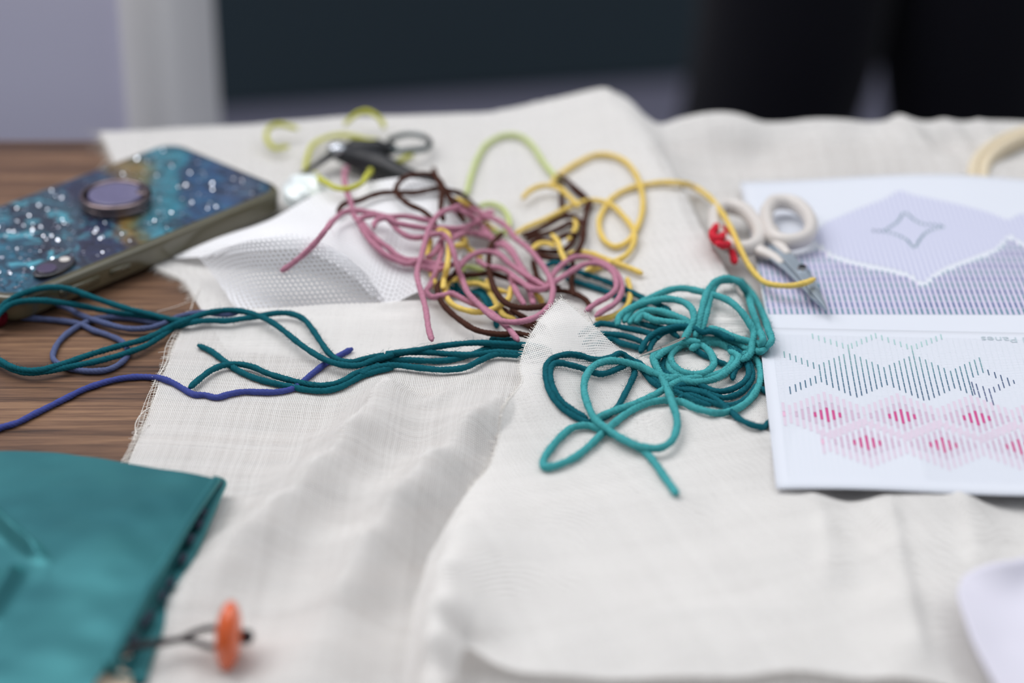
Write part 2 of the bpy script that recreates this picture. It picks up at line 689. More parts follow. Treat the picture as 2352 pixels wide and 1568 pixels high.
cw = np.linalg.norm(cb - ca)
slab('body', -0.7, cw + 1.4, 0.02, 0.5, 0.0, 0.78, M['cabinet'])
for k in range(4):
    w0 = -0.7 + k * (cw + 2.1) / 4
    slab('door', w0 + 0.004, w0 + (cw + 2.1) / 4 - 0.004, 0.0, 0.02, 0.004, 0.77, M['cabinet'])

# ------------------------------------------------------------------ table
far_y = P(100, 319, 0)[1]
table = thing('wooden_table', 'walnut brown wooden table under the white cloths and yarn', 'table', (0, far_y - 0.4, 0))
box('tabletop', (-0.72, far_y - 0.86, TABLE - 0.032), (0.78, far_y, TABLE), M['walnut'], table, bevel=0.003)
for x in (-0.64, 0.70):
    for y in (far_y - 0.80, far_y - 0.07):
        box('leg', (x - .03, y - .03, 0), (x + .03, y + .03, TABLE - 0.032), M['walnut'], table, bevel=0.003)


# ------------------------------------------------------------------ cloth builder
def coons(left, top, right, bottom, n, m):
    """left BL->TL, top TL->TR, right BR->TR, bottom BL->BR; world xy; returns (n, m, 2)"""
    Lc, Rc, Tc, Bc = spline(left, n), spline(right, n), spline(top, m), spline(bottom, m)
    t = np.linspace(0, 1, n)[:, None, None]
    s = np.linspace(0, 1, m)[None, :, None]
    c = (1 - s) * Lc[:, None] + s * Rc[:, None] + (1 - t) * Bc[None] + t * Tc[None]
    c -= (1 - s) * (1 - t) * Bc[0] + s * (1 - t) * Bc[-1] + (1 - s) * t * Tc[0] + s * t * Tc[-1]
    poly = np.vstack([Bc, Rc[1:], Tc[::-1][1:], Lc[::-1][1:-1]])
    return c, poly


def cloth(key, name, parts, inner, n, m, mat, ang, wr=0.35, gapmm=0.5, below=None, parent=None, lam=8e-5, extra=None):
    left, top, right, bottom = [P3(q) for q in parts]
    c, poly = coons(left[:, :2], top[:, :2], right[:, :2], bottom[:, :2], n, m)
    pts = np.vstack([left, top, right, bottom, P3(inner)])
    z = (pts[:, 2] - TABLE) * 1000
    # drop doubles
    keep, seen = [], []
    for i, p in enumerate(pts[:, :2]):
        if all(np.hypot(*(p - q)) > 1.5e-3 for q in seen):
            seen.append(p)
            keep.append(i)
    fn0 = TPS(pts[keep, :2], z[keep], lam)

    def fn(xy, fn0=fn0):
        h = fn0(xy) + wr * wrinkle(xy)
        return h + (extra(xy) if extra is not None else 0)
    xy = c.reshape(-1, 2)
    h = np.maximum(fn(xy), surface(xy) + gapmm)
    add_layer(key, poly, fn)
    v = np.column_stack([xy, TABLE + h * 1e-3])
    a = math.radians(ang)
    uv = np.column_stack([xy[:, 0] * math.cos(a) + xy[:, 1] * math.sin(a), -xy[:, 0] * math.sin(a) + xy[:, 1] * math.cos(a)]) * 1000
    return mesh_obj(name, v, grid_faces(n, m), mat, parent, uv=uv), v.reshape(n, m, 3)


def fringe(edge, outward, parent, step=0.75e-3, lo=1.5e-3, hi=4.2e-3, rad=0.11e-3, droop=0.25, skew=0.25):
    """loose thread ends along a raw edge"""
    E_ = spline(edge, max(4, int(length(edge) / step)))
    T = np.gradient(E_, axis=0)
    T /= np.linalg.norm(T, axis=1)[:, None]
    out = np.cross(T, [0, 0, 1]) * outward
    out /= np.linalg.norm(out, axis=1)[:, None]
    geo = []
    for i in range(len(E_)):
        if random.random() < 0.06:
            continue
        ln = random.uniform(lo, hi) * (1.7 if random.random() < 0.04 else 1)
        d = out[i] + T[i] * (skew + random.gauss(0, 0.22)) + np.array([0, 0, random.gauss(-droop * .3, 0.12)])
        d2 = d + T[i] * random.gauss(0, 0.25) + np.array([0, 0, -droop])
        p0 = E_[i] - out[i] * 0.8e-3
        path = np.array([p0, p0 + d * ln * .55, p0 + d * ln * .55 + d2 * ln * .45])
        path[:, 2] = np.maximum(path[:, 2], TABLE + 0.2e-3)
        geo.append(tube_geo(path, [rad, rad, rad * .6], 4))
    v, f = join_geo(geo)
    return stuff(mesh_obj('frayed_fringe', v, f, M['thread_white'], parent))


def loose_thread(pts, parent, rad=0.16e-3):
    return tube('loose_thread', spline(P3(pts), 40), rad, M['thread_white'], parent, k=5)


# ------------------------------------------------------------------ back cloth
FAR = [(230, 302, 2), (430, 294, 4.5), (600, 284, 7), (800, 269, 10), (1000, 263, 11.5), (1100, 259, 11.5), (1200, 249, 11.5),
       (1300, 224, 12.5), (1390, 208, 14), (1440, 226, 12), (1480, 264, 8), (1512, 284, 6.5), (1560, 272, 9), (1640, 257, 12.5), (1700, 262, 11.5), (1750, 279, 7.5),
       (1850, 276, 8), (1950, 274, 8.5), (2040, 277, 8), (2065, 270, 10), (2120, 278, 8), (2220, 279, 8), (2300, 278, 8), (2480, 279, 8)]
back_inner = [
    # ridge crest and its right foot
    (1470, 270, 10), (1512, 350, 8), (1548, 420, 6.5), (1585, 498, 5), (1630, 592, 3.5), (1672, 686, 2.8), (1700, 748, 2.5),
    (1545, 335, 4), (1590, 425, 3), (1640, 530, 2.4), (1690, 634, 2.2), (1735, 742, 2.2),
    # slope rising to the ridge
    (1440, 300, 12), (1400, 330, 10), (1300, 330, 7), (1430, 450, 7), (1520, 560, 4), (1330, 430, 5.5), (1200, 350, 8), (1200, 450, 5.5), (1100, 350, 8), (1000, 350, 7.5),
    (1000, 430, 5), (1400, 560, 4.5), (1250, 560, 2.8), (1560, 680, 2.5), (1450, 680, 2.5), (1300, 680, 2), (900, 500, 2), (1050, 620, 2),
    (850, 350, 5), (700, 350, 4), (700, 430, 2.5), (500, 350, 3), (330, 360, 2), (480, 480, 1.5), (600, 560, 1.2), (400, 606, 2), (450, 650, 1.2),
    # right-hand folds
    (1650, 285, 12), (1720, 298, 10.5), (1900, 322, 9), (2060, 343, 8.5), (2180, 362, 7), (2290, 385, 5),
    (1640, 345, 4), (1740, 352, 3), (1850, 392, 3), (1990, 398, 3), (2110, 392, 4.5), (1650, 422, 2.4), (1720, 500, 2.5), (1900, 500, 3), (2200, 500, 3),
    (1850, 300, 6), (2000, 312, 5), (2110, 305, 8), (2150, 335, 3.2), (2180, 300, 7), (2230, 330, 3), (2290, 310, 5), (2400, 330, 4), (2400, 420, 3), (1900, 700, 3), (2300, 700, 3)]


def rx(pts, w_l, w_r, h, ends=0.22):
    """extra sharp fold: polyline in pixels+height, widths in mm on each side"""
    q = P3(pts)[:, :2]
    c = spline(q, 60)
    T = np.gradient(c, axis=0)
    T /= np.linalg.norm(T, axis=1)[:, None]
    s = np.linspace(0, 1, 60)
    fade = np.minimum(1, np.minimum(s, 1 - s) / ends)
    fade = fade * fade * (3 - 2 * fade)

    def fn(xy):
        d = np.linalg.norm(xy[:, None] - c[None], axis=2)
        i = d.argmin(1)
        dd = d[np.arange(len(xy)), i] * 1000
        side = T[i, 0] * (xy[:, 1] - c[i, 1]) - T[i, 1] * (xy[:, 0] - c[i, 0])
        w = np.where(side > 0, w_l, w_r)
        return h * fade[i] * np.exp(-(dd / w) ** 2)
    return fn


def many(*fs):
    return lambda xy: sum(f(xy) for f in fs)


back_extra = many(rx([(1360, 150, 25), (1425, 212, 24), (1478, 275, 21), (1522, 345, 18), (1560, 418, 15), (1602, 500, 13), (1645, 590, 10.5), (1685, 680, 8), (1708, 740, 6), (1716, 775, 5), (1725, 830, 5)], 3.2, 45, 9.5, 0.1),
                  rx([(2045, 272, 8), (2090, 300, 8), (2130, 330, 7), (2150, 352, 6)], 4, 3, 2.5),
                  rx([(2150, 275, 8), (2200, 305, 7), (2235, 345, 5)], 4, 3, 2.6),
                  rx([(2235, 275, 8), (2275, 310, 6), (2300, 340, 5)], 4, 3, 2.4),
                  rx([(560, 300, 5), (700, 296, 7), (850, 292, 9), (980, 300, 8)], 6, 5, 1.6),
                  rx([(640, 372, 4), (780, 330, 6), (900, 312, 7)], 5, 6, 1.5))
back, backv = cloth('back', 'back_cloth',
                    ([(520, 800, 1), (450, 690, 1.2), (415, 640, 2), (358, 612, 2.5), (270, 395, 2), (250, 345, 2), (230, 302, 2)], FAR,
                     [(2560, 900, 2), (2520, 600, 3), (2480, 279, 8)], [(520, 800, 1), (1000, 850, 1), (1600, 860, 2), (2560, 900, 2)]),
                    back_inner, 220, 300, M['muslin'], 3, wr=0.3, extra=back_extra)
tag(back, 'large white muslin at the back with a tall rounded fold at the far edge', 'cloth')
# the part hanging over the table's far edge, same cloth
fv = backv[-1]
drop = [fv]
for dy, dz in ((0.004, -0.0015), (0.007, -0.006), (0.009, -0.016), (0.010, -0.05), (0.010, -0.11)):
    q = fv.copy()
    q[:, 1] = fv[:, 1] + dy
    q[:, 2] = np.minimum(fv[:, 2], fv[:, 2] + dz * 1.0)
    drop.append(q)
drop = np.array(drop)
uvd = np.column_stack([drop.reshape(-1, 3)[:, 0] * 1000, np.repeat(np.arange(len(drop)) * 8.0, fv.shape[0])])
mesh_obj('hanging_edge', drop.reshape(-1, 3), grid_faces(*drop.shape[:2]), M['muslin'], back, uv=uvd)
# the cloth is doubled from the tall fold leftwards: its lower layer
crest = P3([(1400, 150, 25), (1425, 212, 24), (1478, 275, 21), (1522, 345, 18), (1560, 418, 15), (1602, 500, 13), (1645, 590, 10.5), (1685, 680, 8), (1708, 740, 6), (1740, 860, 5)])
lay = backv.copy()
lay[..., 2] = np.maximum(lay[..., 2] - 0.0016, TABLE + 0.0002)
ok = (lay[..., 0] < np.interp(lay[..., 1], crest[::-1, 1], crest[::-1, 0]) - 0.004).ravel()
gf_ = grid_faces(*lay.shape[:2])
gf_ = gf_[ok[gf_].all(1)]
used, inv_ = np.unique(gf_, return_inverse=True)
lv_ = lay.reshape(-1, 3)[used]
mesh_obj('lower_layer', lv_, inv_.reshape(-1, 4), M['muslin'], back, uv=lv_[:, [1, 0]] * 1000)
le = spline(P3([(450, 690, 1.2), (415, 640, 2), (358, 612, 2.5)]), 20)
fringe(le, -1, back, lo=2e-3, hi=5e-3)
le = spline(P3([(270, 395, 2), (250, 345, 2), (230, 302, 2)]), 20)
fringe(le, -1, back, lo=2e-3, hi=6e-3)
loose_thread([(255, 362, 2), (235, 380, 2), (222, 398, 1)], back)
loose_thread([(460, 660, 1), (446, 686, 2), (438, 712, 1)], back)
loose_thread([(360, 716, .5), (400, 705, .5), (440, 690, 1)], back, 0.12e-3)


# ------------------------------------------------------------------ control-net patches (canvas, papers)
def patch_pts(rows, n, m):
    R_ = [spline(P3(r), m) for r in rows]
    A = np.array(R_)
    out = np.empty((n, m, 3))
    for j in range(m):
        out[:, j] = spline(A[:, j], n)
    return out


def patch_uv(v):
    n, m = v.shape[:2]
    du = np.linalg.norm(np.diff(v, axis=1), axis=2)
    dvv = np.linalg.norm(np.diff(v, axis=0), axis=2)
    U = np.zeros((n, m))
    V = np.zeros((n, m))
    U[:, 1:] = np.cumsum(du, axis=1)
    U -= U[:, m // 2:m // 2 + 1]
    V[1:] = np.cumsum(dvv, axis=0)
    return np.stack([U, V], -1).reshape(-1, 2) * 1000


def patch_layer(key, rows):
    pts = np.vstack([P3(r) for r in rows])
    fn = TPS(pts[:, :2], (pts[:, 2] - TABLE) * 1000, 1e-5)
    q = [spline(P3(rows[0]), 20), spline(np.array([P3(r)[-1] for r in rows]), 20),
         spline(P3(rows[-1]), 20)[::-1], spline(np.array([P3(r)[0] for r in rows]), 20)[::-1]]
    add_layer(key, np.vstack(q)[:, :2], fn)


C1 = [[(398, 594, 3), (455, 590, 6), (560, 580, 8), (690, 575, 11), (790, 620, 10), (890, 697, 4), (957, 672, 7), (1060, 645, 9)],
      [(398, 592, 3), (470, 571, 8), (590, 558, 11), (740, 555, 15), (850, 595, 15), (905, 630, 11), (965, 605, 13), (1060, 590, 12)],
      [(400, 590, 3), (490, 552, 9), (620, 518, 13), (760, 482, 18), (900, 480, 20), (980, 500, 18), (1070, 510, 14)],
      [(401, 588, 3), (500, 546, 8), (615, 507, 12), (740, 440, 18), (840, 420, 21), (930, 408, 22), (1040, 428, 17)]]
C2 = [[(545, 714, 3), (660, 712, 3), (780, 708, 3), (890, 701, 3)],
      [(512, 664, 6), (640, 656, 12.5), (770, 653, 13), (868, 668, 9.5)],
      [(485, 626, 9), (622, 606, 21), (750, 608, 21.5), (846, 637, 15.5)],
      [(466, 602, 11), (605, 568, 27), (728, 576, 27), (818, 607, 21)],
      [(456, 590, 12), (585, 549, 29.5), (690, 540, 32), (788, 581, 25)],
      [(462, 588, 10), (585, 549, 27), (690, 542, 29), (788, 584, 22)]]
canvas = thing('mesh_canvas', 'white plastic mesh embroidery canvas curled up beside the phone', 'canvas', P(660, 705, 0))
v = patch_pts(C1, 60, 80)
mesh_obj('back_sheet', v.reshape(-1, 3), grid_faces(60, 80), M['canvas_back'], canvas, uv=patch_uv(v))
v = patch_pts(C2, 50, 70)
mesh_obj('curled_front', v.reshape(-1, 3), grid_faces(50, 70), M['canvas'], canvas, uv=patch_uv(v))
patch_layer('canvas1', C1)
patch_layer('canvas2', C2[:5])

# ------------------------------------------------------------------ front-left muslin
A_left = [(180, 1660, 2), (190, 1568, 2), (212, 1400, 2), (242, 1250, 2), (272, 1130, 2), (296, 1060, 2), (320, 1000, 2.2), (346, 935, 2.4), (370, 868, 2.2),
          (386, 835, 2), (400, 790, 2.4), (418, 755, 3), (440, 716, 3)]
A_top = [(440, 716, 3), (520, 712, 5), (600, 708, 6), (700, 702, 7), (800, 697, 8), (950, 691, 8), (1080, 692, 7), (1300, 720, 5), (1560, 760, 4), (1900, 790, 3), (2520, 800, 2)]
A_inner = [
    (500, 770, 3), (600, 800, 2.5), (480, 900, 1.8), (600, 950, 1.8), (700, 780, 4), (800, 850, 3), (700, 930, 2), (550, 1080, 2), (450, 1100, 1.8), (400, 1180, 2), (1000, 760, 6), (1150, 790, 6),
    (930, 815, 4), (1050, 830, 5), (860, 800, 3.5),
    # first fold: foot, crest
    (850, 868, 4), (822, 900, 2.6), (768, 965, 2.4), (690, 1050, 2.4), (594, 1140, 2.4), (505, 1215, 2.4), (425, 1290, 2.4), (350, 1370, 2.4),
    (890, 872, 10), (862, 908, 13), (800, 985, 15), (720, 1070, 16), (625, 1160, 15), (540, 1240, 13), (460, 1320, 11), (400, 1390, 8), (350, 1450, 5), (420, 1480, 4), (340, 1560, 4), (540, 1480, 4.5),
    # dimple at its head
    (925, 888, 5.5), (965, 908, 4.5), (1010, 892, 6), (1060, 860, 6.5), (975, 938, 9.5), (1040, 910, 9.5), (1120, 860, 6.5), (1190, 850, 6),
    # between the folds
    (900, 1010, 8.5), (820, 1090, 7.5), (730, 1190, 7), (640, 1290, 7), (580, 1390, 6), (560, 1560, 4.5),
    (960, 1030, 6.5), (890, 1105, 6), (800, 1210, 6), (720, 1330, 6), (660, 1450, 6),
    # second fold
    (1199, 890, 10.5), (1140, 928, 13), (1080, 968, 15), (990, 1048, 16.5), (910, 1136, 17), (840, 1240, 15.5), (780, 1350, 13), (730, 1470, 11), (700, 1570, 10),
    (1130, 1020, 7.5), (1080, 1100, 6), (1010, 1200, 5), (950, 1300, 3), (890, 1420, 2.5), (850, 1560, 2.5), (1000, 1420, 2.5),
    (1250, 1000, 2.5), (1300, 850, 3), (1500, 1000, 2), (1300, 1200, 2), (1500, 1300, 2), (1800, 1200, 2), (2200, 1200, 2), (1200, 1400, 2), (1100, 1530, 3), (1500, 1560, 3), (2000, 1560, 3), (2300, 1500, 2)]
front, frontv = cloth('front', 'frayed_muslin', (A_left, A_top, [(2650, 1680, 2), (2600, 1200, 2), (2520, 800, 2)],
                                                [(180, 1660, 2), (600, 1660, 6), (850, 1660, 3), (1300, 1660, 3), (2000, 1670, 3), (2650, 1680, 2)]),
                      A_inner, 300, 360, M['muslin'], -4, wr=0.35,
                      extra=many(rx([(950, 850, 8), (905, 862, 10), (868, 905, 13), (806, 985, 15), (726, 1070, 16), (630, 1162, 15), (545, 1240, 13), (470, 1315, 10), (400, 1385, 6)], 15, 3.2, 4.5),
                                 rx([(1210, 880, 10), (1145, 925, 13), (1080, 968, 15), (990, 1048, 16.5), (910, 1136, 17), (840, 1240, 15.5), (780, 1350, 13), (735, 1470, 11)], 12, 4, 3.5),
                                 rx([(930, 960, 9), (1000, 930, 9), (1080, 880, 8), (1160, 850, 6)], 4, 4, 2.2)))
tag(front, 'sheer white muslin in front, its frayed left edge on the wood, with diagonal folds', 'cloth')
i0 = int(frontv.shape[0] * 0.30)
edge = frontv[i0:, 0]
fringe(edge, -1, front, step=0.62e-3, lo=1.8e-3, hi=4.6e-3)
for off in (0.4e-3, 1.3e-3, 2.3e-3):       # unravelled threads running along the edge
    q = spline(edge, 120)
    q[:, 0] -= off + 0.5e-3 * np.sin(np.linspace(0, 19 + off * 2000, 120))
    q[:, 2] += 0.2e-3
    tube('loose_thread', q[int(20 * off * 1000) % 40:115], 0.11e-3, M['thread_white'], front, k=4)
loose_thread([(352, 930, 2), (325, 950, 3), (311, 975, 3), (314, 1005, 1.5)], front)
loose_thread([(345, 975, 2), (318, 985, 4), (306, 1012, 3)], front, 0.13e-3)
loose_thread([(384, 842, 2), (368, 856, 3), (364, 872, 1)], front, 0.13e-3)

# ------------------------------------------------------------------ front-right muslin with the raised corner
B_left = [(925, 1660, 6), (930, 1568, 6), (945, 1450, 6), (965, 1350, 7), (1003, 1250, 9), (1050, 1170, 10.5), (1083, 1118, 9.5), (1120, 1075, 9.5), (1142, 1010, 10), (1152, 960, 11), (1172, 912, 12.5),
          (1198, 872, 14), (1193, 840, 16), (1203, 800, 19), (1220, 765, 21.5), (1252, 718, 25), (1290, 686, 28)]
B_top = [(1290, 686, 28), (1330, 716, 24.5), (1372, 755, 20), (1410, 790, 15), (1450, 815, 10), (1510, 825, 7), (1600, 810, 5), (1760, 785, 4.5), (2000, 775, 4), (2520, 775, 3)]
B_bot = [(925, 1660, 3.5), (1000, 1665, 22), (1045, 1600, 12), (1068, 1503, 7.5), (1150, 1536, 7), (1400, 1548, 7), (1700, 1546, 7.5), (1850, 1533, 8.5), (2000, 1552, 7), (2250, 1600, 5), (2650, 1650, 4)]
B_inner = [
    (1290, 740, 24), (1260, 790, 20), (1330, 800, 17), (1250, 860, 14.5), (1340, 870, 11), (1240, 920, 11.5), (1300, 960, 8), (1400, 900, 8), (1460, 870, 7),
    (1200, 990, 9), (1250, 1060, 7.5), (1180, 1080, 9.5), (1330, 1060, 7), (1420, 1000, 6.5), (1520, 900, 5.5), (1600, 880, 5), (1700, 880, 5),
    (1480, 980, 7.5), (1560, 962, 8.5), (1660, 978, 8), (1770, 1004, 6.5), (1900, 1040, 5.5), (1850, 1090, 7), (1600, 938, 5.2), (1700, 955, 5.2), (1800, 960, 5), (1900, 900, 4.5), (2200, 900, 4.5), (1500, 1060, 9.5), (1700, 1060, 9.5),
    (1150, 1140, 11.5), (1300, 1150, 10.5), (1450, 1180, 10.5), (1650, 1160, 9.5), (1760, 1120, 8.5),
    # roll at the left
    (1078, 1165, 12), (1040, 1250, 16.5), (1010, 1330, 19), (990, 1420, 21), (980, 1500, 22), (975, 1580, 22.5), (1060, 1350, 16), (1040, 1450, 16), (1100, 1250, 14.5),
    (1120, 1380, 13.5), (1100, 1470, 10.5), (1300, 1350, 12.5), (1500, 1350, 11.5), (1700, 1350, 10.5), (1250, 1500, 9.5), (1500, 1500, 9.5), (1700, 1500, 9.5), (1300, 1250, 11.5), (1600, 1250, 10.5),
    # folds below the chart
    (1800, 1130, 9), (1860, 1150, 9.5), (1893, 1230, 10.5), (1905, 1330, 10.5), (1925, 1240, 7.5), (1920, 1140, 3.5), (1965, 1150, 4), (1990, 1260, 7), (1990, 1350, 8),
    (2030, 1150, 9.5), (2055, 1260, 11), (2080, 1380, 12), (2105, 1480, 12), (2060, 1460, 9), (1960, 1460, 8.5), (1950, 1510, 7.5),
    (2130, 1132, 9.5), (2200, 1135, 9), (2222, 1190, 9), (2250, 1150, 5), (2330, 1160, 4.5), (2300, 1250, 6), (2180, 1280, 9.5), (2180, 1420, 8), (2350, 1400, 5), (2200, 1520, 6)]
right, rightv = cloth('right', 'raised_muslin', (B_left, B_top, [(2650, 1650, 4), (2600, 1200, 4), (2520, 775, 3)], B_bot),
                      B_inner, 300, 320, M['muslin'], 20, wr=0.3,
                      extra=many(rx([(1110, 1120, 11), (1050, 1230, 15), (1010, 1340, 18), (985, 1470, 21), (975, 1600, 22), (975, 1800, 22)], 22, 5, 6.5),
                                 rx([(1440, 968, 8), (1520, 952, 9), (1600, 962, 9), (1700, 984, 8.5), (1790, 1010, 8), (1850, 1024, 7)], 4, 14, 3.2),
                                 rx([(1850, 1100, 9), (1885, 1160, 9.5), (1902, 1250, 10.5), (1905, 1360, 10)], 9, 4, 2.6),
                                 rx([(2020, 1110, 9), (2040, 1180, 10), (2062, 1290, 11), (2090, 1410, 12), (2120, 1540, 12)], 4, 13, 3.2),
                                 rx([(2200, 1110, 9), (2222, 1170, 9), (2240, 1240, 9), (2250, 1320, 8)], 10, 4, 2.4),
                                 rx([(1190, 1200, 11), (1330, 1165, 11), (1500, 1150, 10), (1660, 1150, 10)], 9, 14, 2.0),
                                 rx([(1560, 1300, 11), (1800, 1285, 10), (1890, 1280, 10)], 6, 6, 0.8),
                                 rx([(1400, 1430, 10), (1700, 1400, 10), (1880, 1410, 10)], 6, 6, 0.8)))
tag(right, 'white muslin whose frayed pointed corner stands up in the middle and covers the right front', 'cloth')
k0 = int(rightv.shape[0] * 0.52)
fringe(rightv[k0:, 0], -1, right, step=0.62e-3, lo=1.2e-3, hi=2.6e-3, droop=0.1)
mt = int(rightv.shape[1] * 0.17)
fringe(rightv[-1, :mt], -1, right, step=0.62e-3, lo=1.0e-3, hi=2.2e-3, droop=0.0)
loose_thread([(1362, 742, 19), (1352, 724, 24), (1341, 707, 27)], right, 0.14e-3)
loose_thread([(1294, 690, 28), (1291, 683, 30), (1288, 676, 31)], right, 0.12e-3)
loose_thread([(1206, 818, 17), (1204, 800, 20), (1210, 790, 20)], right, 0.13e-3)

# ------------------------------------------------------------------ phone
pc = P3([(420, 328, 12), (662, 436, 12), (108, 657, 12), (-196, 566, 12)])
ux = (pc[1] - pc[2]) + 0.6 * (pc[0] - pc[3])
ux[2] = 0
ux /= np.linalg.norm(ux)
uy = np.array([-ux[1], ux[0], 0])
PW, PL = 0.079, 0.151
corner_b = P(664, 438, 12)
pcen = corner_b - ux * PL / 2 + uy * PW / 2
phone = thing('smartphone', 'smartphone in a blue and gold glitter resin case with a ring holder, on the wood', 'phone', (pcen[0], pcen[1], TABLE + 0.002))
phone.rotation_euler = (0, 0, math.atan2(ux[1], ux[0]))


def rrect(w, l, r, k=8):
    o = []
    for cx, cy, a0 in ((l / 2 - r, w / 2 - r, 0), (-l / 2 + r, w / 2 - r, 90), (-l / 2 + r, -w / 2 + r, 180), (l / 2 - r, -w / 2 + r, 270)):
        for q in range(k + 1):
            a = math.radians(a0 + 90 * q / k)
            o.append((cx + r * math.cos(a), cy + r * math.sin(a)))
    return o


def local_prism(name, poly, z0, z1, mat, parent, bevel=0.0, off=(0, 0)):
    bm = bmesh.new()
    vs = [bm.verts.new((p[0] + off[0], p[1] + off[1], z0)) for p in poly]
    fc = bm.faces.new(vs)
    r = bmesh.ops.extrude_face_region(bm, geom=[fc])
    for g in r['geom']:
        if isinstance(g, bmesh.types.BMVert):
            g.co.z = z1
    bmesh.ops.recalc_face_normals(bm, faces=bm.faces)
    if bevel:
        ed = [e for e in bm.edges if abs(e.verts[0].co.z - e.verts[1].co.z) < 1e-9]
        bmesh.ops.bevel(bm, geom=ed, offset=bevel, segments=4, affect='EDGES', profile=0.5)
    me = bpy.data.meshes.new(name)
    bm.to_mesh(me)
    bm.free()
    me.materials.append(mat)
    for p in me.polygons:
        p.use_smooth = abs(p.normal.z) < 0.98
    o = bpy.data.objects.new(name, me)
    scene.collection.objects.link(o)
    o.parent = parent
    return o


M['case'] = plain('case_bumper', lin(84, 80, 60), 0.16, var=0.3, scale=40, coat=0.7)
M['marble'] = marble_mat()
M['lens_black'] = plain('lens_black', lin(14, 14, 20), 0.1, coat=1.0)
M['lens_glass'] = plain('lens_glass', lin(58, 44, 78), 0.08, coat=1.0)
M['copper'] = plain('copper_ring', lin(132, 118, 120), 0.2, metal=1.0)
M['ring_face'] = plain('ring_face', lin(96, 92, 128), 0.25, coat=1.0, var=0.3, scale=200)
M['glitter'] = plain('glitter', lin(235, 240, 250), 0.2, metal=1.0)
local_prism('case', rrect(PW, PL, 0.011), 0.0, 0.0115, M['case'], phone, bevel=0.0028)
local_prism('back_plate', rrect(PW - 0.006, PL - 0.006, 0.009), 0.0098, 0.01185, M['marble'], phone, bevel=0.0005)
# ring holder
def to_local(px, py, z):
    w = P(px, py, z)
    d = w - np.array(phone.location)
    return np.array([d @ ux, d @ uy, d[2]])


def cyl(name, c, r, z0, z1, mat, parent, k=40, bevel=0.0, sx=1.0, sy=1.0, rot=0.0):
    pts = [(c[0] + r * (sx * math.cos(a) * math.cos(rot) - sy * math.sin(a) * math.sin(rot)), c[1] + r * (sx * math.cos(a) * math.sin(rot) + sy * math.sin(a) * math.cos(rot))) for a in np.linspace(0, 2 * math.pi, k, endpoint=False)]
    return local_prism(name, pts, z0, z1, mat, parent, bevel=bevel)


rc = to_local(268, 482, 12)
holder = cyl('ring_holder', rc, 0.0150, 0.0118, 0.0150, M['copper'], phone, bevel=0.0008)
cyl('ring_face', rc, 0.0118, 0.0150, 0.0180, M['ring_face'], holder, bevel=0.0008)
a = np.linspace(0, 2 * math.pi, 48, endpoint=False)
pth = np.stack([rc[0] + 0.0142 * np.cos(a), rc[1] + 0.0142 * np.sin(a), np.full(48, 0.0168)], 1)
v, f = tube_geo(pth, 0.0014, 8, closed=True)
ring = mesh_obj('finger_ring', v, f, M['copper'])
ring.parent = holder
lug = to_local(338, 476, 12)
cyl('hinge', (lug[0] - .002, lug[1]), 0.0028, 0.0118, 0.0185, M['copper'], holder, k=20, bevel=0.0008)
# camera
cc = to_local(126, 628, 12)
cam_mod = cyl('camera_module', cc, 0.0068, 0.0118, 0.0136, M['lens_black'], phone, bevel=0.0006, sx=1.6, sy=0.85, rot=0.15)
cyl('camera_lens', (cc[0] - 0.004, cc[1] - .0003), 0.0042, 0.0136, 0.0142, M['lens_glass'], cam_mod, k=28, bevel=0.0003)
cyl('flash', (cc[0] + 0.0063, cc[1] + .0012), 0.0022, 0.0136, 0.0140, M['ivory_plastic'], cam_mod, k=20, bevel=0.0002)
# side buttons on the near long side
for x0, x1 in ((-0.050, -0.030), (-0.024, -0.014)):
    local_prism('side_button', [(x0, -PW / 2 - 0.0008), (x1, -PW / 2 - 0.0008), (x1, -PW / 2 + 0.002), (x0, -PW / 2 + 0.002)], 0.0042, 0.0072, M['case'], phone, bevel=0.0004)
# glitter flakes set in the resin
gv, gf = [], []
for k in range(700):
    x = -PL / 2 + 0.006 + (PL - 0.012) * (random.random() ** 1.35)
    y = random.uniform(-PW / 2 + 0.006, PW / 2 - 0.006)
    s = random.uniform(0.00025, 0.0007)
    a0 = random.uniform(0, 6.28)
    tx, ty = random.gauss(0, 0.35), random.gauss(0, 0.35)
    b0 = len(gv)
    for q in range(5):
        dx, dy = s * math.cos(a0 + q * 1.2566), s * math.sin(a0 + q * 1.2566)
        gv.append((x + dx, y + dy, 0.01225 + dx * tx + dy * ty))
    gf.append([b0 + q for q in range(5)])
gl = mesh_obj('glitter_flakes', np.array(gv), gf, M['glitter'], smooth=False)
gl.parent = phone
stuff(gl)
LAYERS.append(('phone', np.array([(phone.location[0] + ux[0] * a + uy[0] * b, phone.location[1] + ux[1] * a + uy[1] * b) for a, b in rrect(PW, PL, .011, 3)]), lambda xy: np.full(len(xy), 13.5)))

